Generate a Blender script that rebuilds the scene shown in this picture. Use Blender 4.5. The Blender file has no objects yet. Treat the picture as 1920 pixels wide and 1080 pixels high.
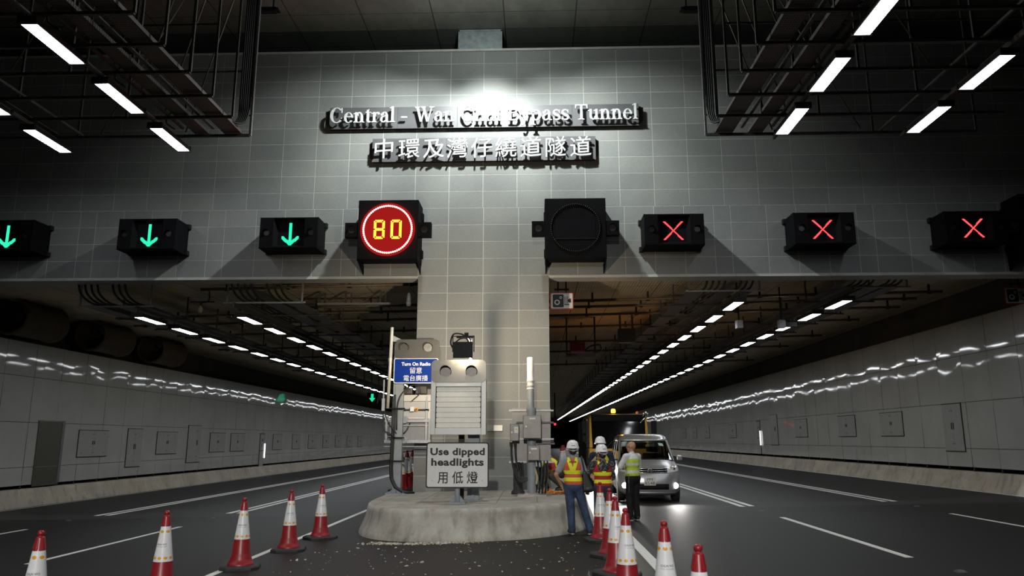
import bpy, bmesh, math, random
from mathutils import Vector, Matrix, Euler
random.seed(7)
SC = bpy.context.scene
C = SC.collection
R = math.radians
PI = math.pi

# ------------------------------------------------------------------ camera, world, large lights, exposure
cam_d = bpy.data.cameras.new('camera')
cam_d.sensor_width = 36.0
cam_d.lens = 26.36
cam_d.clip_end = 600
cam = bpy.data.objects.new('camera', cam_d)
cam.location = (0, 0, 1.75)
cam.rotation_euler = (R(90 + 11.44), 0, R(1.82))
C.objects.link(cam)
SC.camera = cam

world = bpy.data.worlds.new('night')
world.use_nodes = True
world.node_tree.nodes['Background'].inputs[0].default_value = (0.55, 0.65, 0.75, 1)
world.node_tree.nodes['Background'].inputs[1].default_value = 0.0004
SC.world = world
SC.view_settings.view_transform = 'Standard'
SC.view_settings.look = 'None'
SC.view_settings.gamma = 1.0
SC.view_settings.exposure = 0.0
SC.view_settings.use_curve_mapping = False
SC.cycles.max_bounces = 6
SC.cycles.diffuse_bounces = 3
SC.cycles.glossy_bounces = 3
SC.cycles.transmission_bounces = 6
SC.cycles.sample_clamp_indirect = 4.0
SC.cycles.caustics_reflective = False
SC.cycles.caustics_refractive = False

LUM = 17.0           # approach luminaires
TLUM = 17.0          # tunnel luminaires


def lamp(name, kind, loc, power, color, target=None, **kw):
    d = bpy.data.lights.new(name, kind)
    d.energy = power
    d.color = color
    for k, v in kw.items():
        setattr(d, k, v)
    o = bpy.data.objects.new(name, d)
    o.location = loc
    if target is not None:
        o.rotation_euler = (Vector(target) - Vector(loc)).to_track_quat('-Z', 'Y').to_euler()
    C.objects.link(o)
    return o


# high-bay downlight above the name boards (its housing is built below), floodlight on the island, vehicle headlamps
lamp('high_bay_beam', 'SPOT', (-1.25, 15.9, 12.70), 1300, (0.93, 1.0, 0.96), (-1.25, 16.4, 5.0),
     spot_size=R(127), spot_blend=0.32, shadow_soft_size=0.16)
for _dx, _z, _p in ((-4.6, 9.1, 2100), (-2.3, 9.4, 1650), (0, 9.6, 2100), (2.3, 9.4, 1650), (4.6, 9.1, 2000)):
    lamp('high_bay_head', 'SPOT', (-1.25, 15.9, 12.66), _p, (0.93, 1.0, 0.96), (-1.25 + _dx, 19.0, _z), spot_size=R(52), spot_blend=1.0, shadow_soft_size=0.12)
lamp('high_bay_spill', 'POINT', (-1.25, 15.55, 12.5), 265, (0.90, 1.0, 0.95), shadow_soft_size=0.2)
lamp('front_fill_beam', 'SPOT', (-1.0, -13.3, 9.0), 13500, (1.0, 0.97, 0.92), (-1.0, 10.5, 0.0),  # unseen front fill, added to brighten the surfaces facing the camera
     spot_size=R(42), spot_blend=1.0, shadow_soft_size=0.25)
lamp('floodlight_beam', 'SPOT', (-1.47, 15.40, 3.60), 360, (1.0, 0.82, 0.56), (-1.47, 19.0, 3.7),
     spot_size=R(140), spot_blend=0.9, shadow_soft_size=0.05)
lamp('floodlight_upper', 'SPOT', (-1.47, 15.42, 3.62), 230, (1.0, 0.84, 0.60), (-1.47, 24.0, 8.2),
     spot_size=R(130), spot_blend=0.7, shadow_soft_size=0.05)
lamp('floodlight_spill', 'SPOT', (-1.44, 15.47, 3.49), 20, (1.0, 0.92, 0.76), (-1.55, 15.70, 2.4),
     spot_size=R(160), spot_blend=0.6, shadow_soft_size=0.05)

# ------------------------------------------------------------------ helpers
class MB:
    """Collects shapes into one mesh."""
    def __init__(self):
        self.v = []; self.f = []; self.m = []; self.s = []
        self.M = Matrix.Identity(4)

    def add(self, vs, fs, mat=0, smooth=False):
        o = len(self.v)
        self.v += [self.M @ Vector(p) for p in vs]
        self.f += [[i + o for i in f] for f in fs]
        self.m += [mat] * len(fs)
        self.s += [smooth] * len(fs)
        return self

    def box(self, x0, x1, y0, y1, z0, z1, mat=0):
        if x0 > x1: x0, x1 = x1, x0
        if y0 > y1: y0, y1 = y1, y0
        if z0 > z1: z0, z1 = z1, z0
        v = [(x, y, z) for z in (z0, z1) for y in (y0, y1) for x in (x0, x1)]
        return self.add(v, [(0, 2, 3, 1), (4, 5, 7, 6), (0, 1, 5, 4), (2, 6, 7, 3), (0, 4, 6, 2), (1, 3, 7, 5)], mat)

    def hexa(self, a, b, mat=0):
        """solid between quad a (4 pts) and quad b (4 pts)"""
        return self.add(list(a) + list(b), [(3, 2, 1, 0), (4, 5, 6, 7)] + [(i, (i + 1) % 4, (i + 1) % 4 + 4, i + 4) for i in range(4)], mat)

    def cyl(self, p0, p1, r0, r1=None, n=12, mat=0, caps=True, smooth=True):
        r1 = r0 if r1 is None else r1
        p0 = Vector(p0); p1 = Vector(p1)
        d = (p1 - p0).normalized()
        u = d.orthogonal().normalized(); w = d.cross(u)
        vs = []
        for p, r in ((p0, r0), (p1, r1)):
            for i in range(n):
                a = 2 * PI * i / n
                vs.append(p + (u * math.cos(a) + w * math.sin(a)) * r)
        self.add(vs, [(i, (i + 1) % n, n + (i + 1) % n, n + i) for i in range(n)], mat, smooth)
        if caps:
            self.add(vs[:n], [tuple(range(n))[::-1]], mat)
            self.add(vs[n:], [tuple(range(n))], mat)
        return self

    def tube(self, pts, r, n=6, mat=0):
        pts = [Vector(p) for p in pts]
        vs = []; fs = []
        u = None
        for i, p in enumerate(pts):
            d = (pts[min(i + 1, len(pts) - 1)] - pts[max(i - 1, 0)]).normalized()
            if u is None: u = d.orthogonal().normalized()
            u = (u - d * u.dot(d)).normalized()
            w = d.cross(u)
            for k in range(n):
                a = 2 * PI * k / n
                vs.append(p + (u * math.cos(a) + w * math.sin(a)) * r)
        for i in range(len(pts) - 1):
            for k in range(n):
                fs.append((i * n + k, i * n + (k + 1) % n, (i + 1) * n + (k + 1) % n, (i + 1) * n + k))
        fs.append(tuple(range(n))[::-1]); fs.append(tuple(range(len(vs) - n, len(vs))))
        return self.add(vs, fs, mat, True)

    def lathe(self, prof, n=24, mat=0, c=(0, 0, 0), smooth=True, cap=True):
        vs = []
        for r, z in prof:
            for i in range(n):
                a = 2 * PI * i / n
                vs.append((c[0] + r * math.cos(a), c[1] + r * math.sin(a), c[2] + z))
        fs = []
        for j in range(len(prof) - 1):
            for i in range(n):
                fs.append((j * n + i, j * n + (i + 1) % n, (j + 1) * n + (i + 1) % n, (j + 1) * n + i))
        self.add(vs, fs, mat, smooth)
        if cap:
            self.add(vs[:n], [tuple(range(n))[::-1]], mat)
            self.add(vs[-n:], [tuple(range(n))], mat)
        return self

    def prism(self, poly, y0, y1, mat=0):
        """2-D polygon in x,z pushed along y"""
        n = len(poly)
        vs = [(x, y0, z) for x, z in poly] + [(x, y1, z) for x, z in poly]
        return self.add(vs, [tuple(range(n)), tuple(range(2 * n - 1, n - 1, -1))] + [((i + 1) % n, i, n + i, n + (i + 1) % n) for i in range(n)], mat)

    def ball(self, c, r, n=12, m=8, mat=0):
        if not hasattr(r, '__len__'): r = (r, r, r)
        vs = [(c[0], c[1], c[2] - r[2])]
        for j in range(1, m):
            b = -PI / 2 + PI * j / m
            for i in range(n):
                a = 2 * PI * i / n
                vs.append((c[0] + r[0] * math.cos(b) * math.cos(a), c[1] + r[1] * math.cos(b) * math.sin(a), c[2] + r[2] * math.sin(b)))
        vs.append((c[0], c[1], c[2] + r[2]))
        fs = [(0, 1 + (i + 1) % n, 1 + i) for i in range(n)]
        for j in range(m - 2):
            for i in range(n):
                fs.append((1 + j * n + i, 1 + j * n + (i + 1) % n, 1 + (j + 1) * n + (i + 1) % n, 1 + (j + 1) * n + i))
        l = len(vs) - 1
        fs += [(l, 1 + (m - 2) * n + i, 1 + (m - 2) * n + (i + 1) % n) for i in range(n)]
        return self.add(vs, fs, mat, True)

    def mesh(self, name, mats):
        me = bpy.data.meshes.new(name)
        me.from_pydata([tuple(p) for p in self.v], [], self.f)
        for m in (mats if isinstance(mats, (list, tuple)) else [mats]):
            me.materials.append(m)
        me.polygons.foreach_set('material_index', self.m)
        me.polygons.foreach_set('use_smooth', self.s)
        me.update()
        return me

    def build(self, name, mats, parent=None, bev=0, loc=None):
        o = bpy.data.objects.new(name, self.mesh(name, mats))
        C.objects.link(o)
        if parent: o.parent = parent
        if loc: o.location = loc
        if bev:
            b = o.modifiers.new('bevel', 'BEVEL'); b.width = bev; b.segments = 2; b.limit_method = 'ANGLE'; b.angle_limit = R(40)
        return o


def fix_normals(o):
    bm = bmesh.new(); bm.from_mesh(o.data)
    bmesh.ops.recalc_face_normals(bm, faces=bm.faces)
    bm.to_mesh(o.data); bm.free()
    return o


def tag(o, label=None, cat=None, group=None, kind=None):
    if label: o['label'] = label
    if cat: o['category'] = cat
    if group: o['group'] = group
    if kind: o['kind'] = kind
    return o


def thing(name, label, cat, loc=(0, 0, 0), rz=0, group=None):
    o = bpy.data.objects.new(name, None)
    o.empty_display_size = 0.1
    C.objects.link(o)
    o.location = loc
    o.rotation_euler = (0, 0, rz)
    return tag(o, label, cat, group)


def struct(o):
    return tag(o, kind='structure')


def dup(root, loc, rz=0.0, label=None, group=None):
    r = root.copy(); C.objects.link(r)
    r.location = loc; r.rotation_euler = (0, 0, rz)
    if label: r['label'] = label
    if group: r['group'] = group
    for ch in list(root.children):
        c = ch.copy(); C.objects.link(c); c.parent = r
        for g in list(ch.children):
            d = g.copy(); C.objects.link(d); d.parent = c
    return r


ORD = ['first', 'second', 'third', 'fourth', 'fifth', 'sixth', 'seventh', 'eighth', 'ninth', 'tenth', 'eleventh', 'twelfth',
       'thirteenth', 'fourteenth', 'fifteenth', 'sixteenth', 'seventeenth', 'eighteenth', 'nineteenth', 'twentieth']


def ordw(i):
    if i < 20: return ORD[i]
    t = ['twenty', 'thirty', 'forty', 'fifty', 'sixty', 'seventy', 'eighty', 'ninety']
    n = i + 1
    if n % 10 == 0: return ['twentieth', 'thirtieth', 'fortieth', 'fiftieth', 'sixtieth', 'seventieth', 'eightieth', 'ninetieth'][n // 10 - 2]
    return t[n // 10 - 2] + '-' + ORD[n % 10 - 1]


def bez(p0, p1, p2, p3, n=12):
    p0, p1, p2, p3 = map(Vector, (p0, p1, p2, p3))
    out = []
    for i in range(n + 1):
        t = i / n; s = 1 - t
        out.append(p0 * s ** 3 + p1 * 3 * s * s * t + p2 * 3 * s * t * t + p3 * t ** 3)
    return out


def spline(pts, n=6):
    """Catmull-Rom through the points"""
    P = [Vector(p) for p in pts]
    P = [P[0] * 2 - P[1]] + P + [P[-1] * 2 - P[-2]]
    out = []
    for i in range(1, len(P) - 2):
        for k in range(n):
            t = k / n
            a, b, c, d = P[i - 1:i + 3]
            out.append(0.5 * ((2 * b) + (c - a) * t + (2 * a - 5 * b + 4 * c - d) * t * t + (3 * b - a - 3 * c + d) * t ** 3))
    out.append(P[-2])
    return out


# ------------------------------------------------------------------ materials
class NT:
    def __init__(self, name):
        self.m = bpy.data.materials.new(name)
        self.m.use_nodes = True
        self.t = self.m.node_tree
        self.t.nodes.clear()
        self.out = self.n('ShaderNodeOutputMaterial')

    def n(self, kind, **kw):
        x = self.t.nodes.new(kind)
        for k, v in kw.items(): setattr(x, k, v)
        return x

    def l(self, a, b):
        self.t.links.new(a, b)

    def val(self, sock, v):
        if hasattr(v, 'is_linked') or hasattr(v, 'links'): self.l(v, sock)
        else: sock.default_value = v

    def math(self, op, a, b=0.0, clamp=False):
        x = self.n('ShaderNodeMath', operation=op, use_clamp=clamp)
        self.val(x.inputs[0], a); self.val(x.inputs[1], b)
        return x.outputs[0]

    def coord(self, which='Object'):
        return self.n('ShaderNodeTexCoord').outputs[which]

    def sep(self, v):
        s = self.n('ShaderNodeSeparateXYZ'); self.l(v, s.inputs[0]); return s.outputs

    def noise(self, vec, scale, detail=4, rough=0.6, stretch=None):
        if stretch:
            mp = self.n('ShaderNodeMapping'); mp.inputs['Scale'].default_value = stretch
            self.l(vec, mp.inputs[0]); vec = mp.outputs[0]
        x = self.n('ShaderNodeTexNoise')
        x.inputs['Scale'].default_value = scale; x.inputs['Detail'].default_value = detail; x.inputs['Roughness'].default_value = rough
        self.l(vec, x.inputs['Vector'])
        return x.outputs['Fac']

    def ramp(self, fac, stops):
        x = self.n('ShaderNodeValToRGB')
        e = x.color_ramp.elements
        while len(e) < len(stops): e.new(0.5)
        for i, (p, c) in enumerate(stops):
            e[i].position = p; e[i].color = (c[0], c[1], c[2], 1)
        self.l(fac, x.inputs[0])
        return x.outputs[0]

    def mix(self, fac, a, b, mode='MIX'):
        x = self.n('ShaderNodeMix', data_type='RGBA', blend_type=mode)
        self.val(x.inputs[0], fac)
        for s, v in ((x.inputs[6], a), (x.inputs[7], b)):
            if isinstance(v, tuple): s.default_value = (v[0], v[1], v[2], 1)
            else: self.l(v, s)
        return x.outputs[2]

    def bump(self, h, strength, dist=0.02):
        b = self.n('ShaderNodeBump'); b.inputs['Strength'].default_value = strength; b.inputs['Distance'].default_value = dist
        self.l(h, b.inputs['Height'])
        return b.outputs[0]

    def bsdf(self, color, rough=0.5, metal=0.0, normal=None, spec=None, **kw):
        p = self.n('ShaderNodeBsdfPrincipled')
        if isinstance(color, tuple): p.inputs['Base Color'].default_value = (color[0], color[1], color[2], 1)
        else: self.l(color, p.inputs['Base Color'])
        self.val(p.inputs['Roughness'], rough)
        p.inputs['Metallic'].default_value = metal
        if spec is not None: p.inputs['Specular IOR Level'].default_value = spec
        if normal is not None: self.l(normal, p.inputs['Normal'])
        for k, v in kw.items(): p.inputs[k].default_value = v
        self.l(p.outputs[0], self.out.inputs[0])
        return self.m


_cache = {}


def plain(name, c, rough=0.5, metal=0.0, var=0.12, scale=9.0, bump=0.0, spec=None, **kw):
    """general surface: colour broken up by a little noise"""
    if name in _cache: return _cache[name]
    t = NT(name)
    v = t.coord()
    n = t.noise(v, scale, 5)
    lo = tuple(x * (1 - var) for x in c); hi = tuple(min(1, x * (1 + var)) for x in c)
    col = t.ramp(n, [(0.3, lo), (0.7, hi)])
    nm = t.bump(t.noise(v, scale * 6, 3), bump) if bump else None
    _cache[name] = t.bsdf(col, rough, metal, nm, spec, **kw)
    return _cache[name]


def glow(name, c, s):
    if name in _cache: return _cache[name]
    t = NT(name)
    e = t.n('ShaderNodeEmission'); e.inputs[0].default_value = (c[0], c[1], c[2], 1); e.inputs[1].default_value = s
    t.l(e.outputs[0], t.out.inputs[0])
    _cache[name] = t.m
    return t.m


def m_asphalt(name='asphalt', k=1.0):
    t = NT(name); v = t.coord()
    big = t.noise(v, 0.25, 5, 0.6, (1, 0.18, 1)); fine = t.noise(v, 90, 2, 0.7)
    c = t.ramp(big, [(0.3, (0.009 * k, 0.0086 * k, 0.0086 * k)), (0.7, (0.015 * k, 0.0142 * k, 0.0142 * k))])
    sp = t.ramp(fine, [(0.35, (0.55, 0.55, 0.55)), (0.62, (1.1, 1.1, 1.1)), (0.76, (2.1, 2.05, 2.0))])
    c = t.mix(1.0, c, sp, 'MULTIPLY')
    r = t.math('ADD', t.math('MULTIPLY', big, 0.14), 0.46)
    return t.bsdf(c, r, 0, t.bump(t.noise(v, 60, 3, 0.7), 0.7, 0.012), 0.22)


def m_paint():
    t = NT('road_paint'); v = t.coord()
    n = t.noise(v, 25, 5, 0.7)
    return t.bsdf(t.ramp(n, [(0.3, (0.58, 0.58, 0.54)), (0.6, (0.80, 0.80, 0.76))]), 0.5, 0, t.bump(n, 0.2))


def m_concrete(name, a, b, scale=1.2, drip=True, bump=0.25):
    t = NT(name); v = t.coord()
    n1 = t.noise(v, scale, 7, 0.65); n2 = t.noise(v, 22, 4, 0.7)
    c = t.ramp(n1, [(0.3, a), (0.68, b)])
    if drip:
        st = t.noise(v, 3.0, 4, 0.6, (1.6, 1.6, 0.18))
        c = t.mix(t.math('MULTIPLY', t.math('SUBTRACT', st, 0.52, True), 3.0, True), c, tuple(x * 0.45 for x in a))
    c = t.mix(t.math('MULTIPLY', t.math('SUBTRACT', n2, 0.6, True), 2.0, True), c, tuple(x * 0.5 for x in a))
    return t.bsdf(c, 0.75, 0, t.bump(n2, bump, 0.01))


def m_granite():
    t = NT('granite_tile'); v = t.coord()
    g = t.n('ShaderNodeNewGeometry')
    base = t.ramp(g.outputs['Random Per Island'], [(0.0, (0.172, 0.178, 0.178)), (0.5, (0.188, 0.193, 0.191)), (1.0, (0.205, 0.207, 0.202))])
    sp = t.noise(v, 95, 2, 0.8)
    c = t.mix(1.0, base, t.ramp(sp, [(0.36, (0.72, 0.72, 0.73)), (0.5, (1, 1, 1)), (0.64, (1.28, 1.28, 1.26))]), 'MULTIPLY')
    st = t.noise(v, 0.8, 5, 0.6)
    c = t.mix(1.0, c, t.ramp(st, [(0.3, (0.9, 0.9, 0.9)), (0.7, (1.06, 1.06, 1.05))]), 'MULTIPLY')
    return t.bsdf(c, 0.55, 0, None, 0.35)


def m_panel():
    """glossy enamelled wall panels, each a little wavy"""
    t = NT('enamel_panel'); v = t.coord()
    g = t.n('ShaderNodeNewGeometry')
    sh = t.n('ShaderNodeVectorMath', operation='ADD')
    cm = t.n('ShaderNodeCombineXYZ')
    for i in range(3): t.l(t.math('MULTIPLY', g.outputs['Random Per Island'], 37.0 + 11 * i), cm.inputs[i])
    t.l(v, sh.inputs[0]); t.l(cm.outputs[0], sh.inputs[1])
    n = t.noise(sh.outputs[0], 0.9, 0, 0.5)
    col = t.ramp(t.noise(v, 0.6, 5), [(0.3, (0.42, 0.42, 0.385)), (0.7, (0.50, 0.50, 0.465))])
    return t.bsdf(col, 0.05, 0, t.bump(n, 0.22, 0.05), 0.5)


def m_tunnel_ceiling():
    t = NT('tunnel_soffit'); v = t.coord()
    s = t.sep(v)
    n = t.noise(v, 0.7, 6, 0.65)
    c = t.ramp(n, [(0.3, (0.50, 0.415, 0.27)), (0.7, (0.68, 0.58, 0.41))])
    # board joints
    def joint(x, period, w):
        f = t.math('FRACT', t.math('DIVIDE', x, period), 0)
        return t.math('LESS_THAN', f, w / period)
    j = t.math('MAXIMUM', joint(s[0], 1.25, 0.02), joint(s[1], 2.5, 0.03))
    c = t.mix(j, c, (0.03, 0.022, 0.012))
    rib = t.math('SINE', t.math('MULTIPLY', s[0], 2 * PI / 0.09), 0)
    return t.bsdf(c, 0.7, 0, t.bump(rib, 0.3, 0.012), 0.3)


def m_approach_ceiling():
    t = NT('board_marked_concrete'); v = t.coord(); s = t.sep(v)
    n = t.noise(v, 0.9, 7, 0.7, (1, 0.5, 1))
    c = t.ramp(n, [(0.3, (0.13, 0.145, 0.13)), (0.7, (0.26, 0.275, 0.25))])
    def joint(x, period, w, off):
        f = t.math('FRACT', t.math('DIVIDE', t.math('ADD', x, off), period), 0)
        return t.math('LESS_THAN', f, w / period)
    j = t.math('MAXIMUM', joint(s[0], 1.95, 0.03, 4.72 + 19.5), joint(s[1], 0.85, 0.02, 0.3))
    c = t.mix(j, c, (0.05, 0.055, 0.05))
    return t.bsdf(c, 0.8, 0, t.bump(n, 0.3, 0.02))


A = m_asphalt(); A2 = m_asphalt('tunnel_asphalt', 2.3); PAINT = m_paint()
KERB = m_concrete('kerb_concrete', (0.38, 0.33, 0.26), (0.58, 0.52, 0.42))
ISL = m_concrete('island_concrete', (0.27, 0.25, 0.21), (0.52, 0.50, 0.45), 1.8)
DARKC = m_concrete('dark_concrete', (0.05, 0.048, 0.042), (0.085, 0.08, 0.07), 0.8, False)
GRAN = m_granite()
GROUT = plain('grout', (0.40, 0.40, 0.38), 0.8, var=0.1)
PANEL = m_panel()
SOFFIT = m_tunnel_ceiling()
APC = m_approach_ceiling()
BLACK = plain('black_coated_metal', (0.012, 0.012, 0.013), 0.5, var=0.2, spec=0.12)
DARKM = plain('dark_metal', (0.030, 0.029, 0.028), 0.6, var=0.3, scale=20, spec=0.3)
GALV = plain('galvanised_steel', (0.36, 0.37, 0.38), 0.45, 0.35, var=0.15, scale=14, bump=0.03)
DGALV = plain('dull_strut', (0.10, 0.097, 0.094), 0.55, 0.3, var=0.3, scale=18)
POSTG = plain('grey_painted_post', (0.26, 0.29, 0.31), 0.5, 0, var=0.12)
STEEL = plain('stainless_cabinet', (0.21, 0.195, 0.175), 0.42, 0.3, var=0.14, scale=5)
ALU = plain('brushed_aluminium', (0.58, 0.58, 0.56), 0.4, 0.15, var=0.06, scale=4)
WHITE = plain('white_sign_face', (0.66, 0.66, 0.64), 0.45, var=0.04)
INK = plain('black_lettering', (0.012, 0.012, 0.013), 0.6, var=0.1)
WHITEINK = plain('white_lettering', (0.78, 0.78, 0.78), 0.5, var=0.03)
BLUE = plain('blue_sign_face', (0.0, 0.03, 0.25), 0.55, var=0.12, scale=3, spec=0.15)
CREAM = plain('cream_shutter', (0.78, 0.76, 0.67), 0.45, var=0.05)
RUB = plain('black_rubber', (0.022, 0.022, 0.023), 0.7, var=0.25)
CABLE = plain('black_cable', (0.012, 0.012, 0.012), 0.5, var=0.2)
REDP = plain('red_cone_plastic', (0.26, 0.012, 0.017), 0.38, var=0.18, scale=6)
SLEEVE = plain('white_reflective_sleeve', (0.76, 0.77, 0.79), 0.3, 0.0, var=0.06, scale=6)
AMBERPAD = plain('amber_reflector', (0.78, 0.36, 0.02), 0.35, var=0.3, scale=220)
LUMI = glow('luminaire_glass', (0.93, 0.96, 1.0), LUM)
TLUMI = glow('tunnel_luminaire_glass', (0.93, 0.97, 1.0), TLUM)
# ------------------------------------------------------------------ setting
S = 0.02                       # cross-fall of the carriageway


def gz(x): return S * x


def floor_mesh():
    b = MB()
    ys = [-14, 0, 19.5, 60, 130, 262]
    for y0, y1 in zip(ys, ys[1:]):
        b.add([(-19, y0, gz(-19)), (16, y0, gz(16)), (16, y1, gz(16)), (-19, y1, gz(-19))], [(0, 1, 2, 3)], 0 if y1 < 20 else 2)
    def line(x, y0, y1, w, lift=0.004):
        n = max(1, int((y1 - y0) / 20))
        for i in range(n):
            a = y0 + (y1 - y0) * i / n; c = y0 + (y1 - y0) * (i + 1) / n
            b.box(x - w / 2, x + w / 2, a, c, gz(x) - 0.01, gz(x) + lift, 1)
    line(-4.52, -12, 262, 0.11)
    line(1.66, -12, 19, 0.16); 
    b.hexa([(1.60, 19, gz(1.6) - .01), (1.80, 19, gz(1.6) - .01), (1.80, 19, gz(1.6) + .004), (1.60, 19, gz(1.6) + .004)],
           [(2.45, 33, gz(2.4) - .01), (2.70, 33, gz(2.4) - .01), (2.70, 33, gz(2.4) + .004), (2.45, 33, gz(2.4) + .004)], 1)
    for y0, y1 in ((12.1, 17.25), (1.0, 6.0)):
        line(-7.97, y0, y1, 0.10)
    for y0, y1 in ((12.2, 17.25), (1.0, 6.0)):
        line(-11.48, y0, y1, 0.10)
    for x in (-11.72, -11.42, -8.16, -7.88):
        line(x, 20.4, 262, 0.14)
    for x, y0 in ((5.17, 19.7), (5.42, 19.8), (9.02, 20.45), (9.28, 20.45)):
        line(x, y0, 262, 0.14)
    for y0, y1 in ((11.4, 17.05), (0, 5)):
        line(5.30, y0, y1, 0.12)
    for y0, y1 in ((12.2, 17.2), (0, 5)):
        line(8.98, y0, y1, 0.10)
    line(12.98, -12, 262, 0.10)
    line(-15.75, -12, 262, 0.06)
    return b


fl = struct(floor_mesh().build('floor', [A, PAINT, A2]))


def kerb(name, x0, sgn, y0, y1):
    """concrete barrier kerb: x0 = toe, leaning away along sgn"""
    prof = [(0, 0), (0.03, 0.10), (0.10, 0.24), (0.16, 0.40), (0.19, 0.52), (0.26, 0.55), (0.7, 0.55)]
    b = MB()
    ys = [y0 + (y1 - y0) * i / 24 for i in range(25)]
    vs = []; fs = []
    n = len(prof)
    for y in ys:
        for d, h in prof:
            x = x0 + sgn * d
            vs.append((x, y, gz(x0) + h))
    for i in range(len(ys) - 1):
        for k in range(n - 1):
            f = (i * n + k, i * n + k + 1, (i + 1) * n + k + 1, (i + 1) * n + k)
            fs.append(f if sgn < 0 else f[::-1])
    b.add(vs, fs, 0, True)
    return struct(b.build(name, KERB))


kerb('baseboard_left', -15.95, -1, -14, 262)
kerb('baseboard_right', 13.02, 1, -14, 262)

# portal wall with tiled face; lower courses are cut round the signals
WY = 19.0
SIG = [-12.80 - 0.55, -9.85, -6.25, 3.50, 7.18, 10.80]            # lane signals, centre on the wall
SPD = [-3.74, 1.02]


def portal():
    b = MB()
    X0, X1 = -19.0, 16.0
    TOP = 12.27; LB = 5.90; PX0, PX1 = -3.05, 0.35
    b.box(X0, X1, WY - 0.009, WY + 0.55, LB, TOP, 1)
    b.box(PX0 + .004, PX1 - .004, WY - 0.009, WY + 0.55, -0.5, LB, 1)
    g = 0.008
    def tile(x0, x1, z0, z1):
        b.box(x0 + g, x1 - g, WY - 0.012, WY - 0.005, z0 + g, z1 - g, 0)
    rows = [3.63 + 0.46 * k for k in range(-8, 19)] + [TOP]
    rows = [0.05] + [r for r in rows if r > 0.1]
    cols = [-2.28 + 0.905 * k for k in range(-19, 22)]
    cols = [c for c in cols if X0 < c < X1]
    cols = [X0] + cols + [X1]
    low = {X0, X1}
    for c in SIG + [14.5]:
        low |= {c - 1.16, c - 0.39, c + 0.39, c + 1.16}
    low |= {-3.05, -2.28, -1.355, -0.43, 0.35, -4.50, -3.78, 1.10, 1.85}
    for c in (SIG[0] + 1.60, SIG[1] + 1.60, SIG[2] + 1.56, 3.50 + 1.60, 7.18 + 1.60, 10.80 + 1.60):
        low.add(c)
    low = sorted(low)
    L2 = [low[0]]
    for c in low[1:]:
        if c - L2[-1] > 0.25: L2.append(c)
    for z0, z1 in zip(rows, rows[1:]):
        zc = (z0 + z1) / 2
        if zc < LB:
            for x0, x1 in zip((-3.05, -2.28, -1.355, -0.43), (-2.28, -1.355, -0.43, 0.35)): tile(x0, x1, z0, z1)
        else:
            cc = L2 if zc < 7.77 else cols
            for x0, x1 in zip(cc, cc[1:]): tile(x0, x1, z0, z1)
    return struct(b.build('wall_portal', [GRAN, GROUT]))


portal()
MOULD = plain('pale_stone_trim', (0.40, 0.40, 0.38), 0.5, var=0.12, scale=3)
b = MB()
x = -19.0
while x < 16:
    if not (-3.04 < x + 0.1 < 0.34):
        e = min(x + 2.4, -3.05 if x < -3.05 else 16.0)
        b.box(x + .004, e - .004, WY - 0.03, WY + 0.5, 5.86, 5.925)
        x = e if e != -3.05 else 0.35
    else: x = 0.35
struct(b.build('trim_lintel', MOULD))
b = MB()
for i in range(14): b.box(-19 + 2.5 * i, -16.5 + 2.5 * i - .006, WY - 0.05, WY + 0.56, 12.27, 12.335)
struct(b.build('trim_coping', MOULD))
b = MB()
b.box(-2.13, -0.89, 19.30, 20.2, 12.33, 13.12)
for q in (-2.13, -0.93): b.box(q, q + 0.04, 19.285, 19.30, 12.36, 13.1)
for q in (12.36, 13.06): b.box(-2.13, -0.89, 19.285, 19.30, q, q + 0.04)
struct(b.build('trim_stub', plain('zinc_cladding', (0.26, 0.30, 0.31), 0.5, 0.2, var=0.25, scale=6)))

# ceiling of the approach, rear wall above the portal
b = MB(); b.box(-19.5, 16.5, -14, 24, 13.12, 13.4)
struct(b.build('ceiling', APC))
b = MB(); b.box(-19.5, 16.5, 23.6, 24, 6.9, 13.12)
struct(b.build('wall_rear', DARKC))
b = MB(); b.box(-19.5, 16.5, -14.4, -14, -0.4, 13.12)
struct(b.build('wall_behind', DARKC))

# tunnel walls of enamelled panels
def tunnel_wall(name, X, sgn, back):
    """sgn: direction away from the carriageway"""
    b = MB()
    rnd = random.Random(3 if sgn < 0 else 5)
    o = gz(X)
    zs = [0.66, 1.22, 2.62, 4.05, 5.12]
    y = 19.62; W = 1.4
    i = 0
    while y < 258:
        for k in range(4):
            z0, z1 = zs[k] + o + 0.007, zs[k + 1] + o - 0.007
            j = [rnd.uniform(-0.004, 0.004) for _ in range(4)]
            q = [(X + j[0], y + .007, z0), (X + j[1], y + W - .007, z0), (X + j[2], y + W - .007, z1), (X + j[3], y + .007, z1)]
            b.add(q, [(0, 1, 2, 3) if sgn < 0 else (3, 2, 1, 0)], 0)
        b.box(X + sgn * 0.02, X + sgn * 0.06, y - .03, y + .03, o + 0.52, o + 0.68, 1)
        y += W
    b.box(X + sgn * 0.03, X + sgn * 0.10, 19.6, 258, 0.68 + o, 5.10 + o, 1)
    b.box(X + sgn * 0.9, X + sgn * 1.2, 19.4, 262, -1.0, 6.9, 2)
    return struct(b.build(name, [PANEL, DARKM, DARKC]))


tunnel_wall('wall_left', -16.2, -1, None)
tunnel_wall('wall_right', 13.25, 1, None)
b = MB(); b.box(-3.04, 0.34, 19.56, 262, -0.6, 6.9)
struct(b.build('wall_centre', DARKC))
b = MB(); b.box(-19.5, 16.5, 261, 262, -1, 7)
struct(b.build('wall_end', DARKC))
b = MB(); b.box(-19.4, -19.0, -14, 19.6, -1, 13.12)
struct(b.build('wall_approach_left', DARKC))
b = MB(); b.box(16.0, 16.4, -14, 19.6, -1, 13.12)
struct(b.build('wall_approach_right', DARKC))

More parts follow.
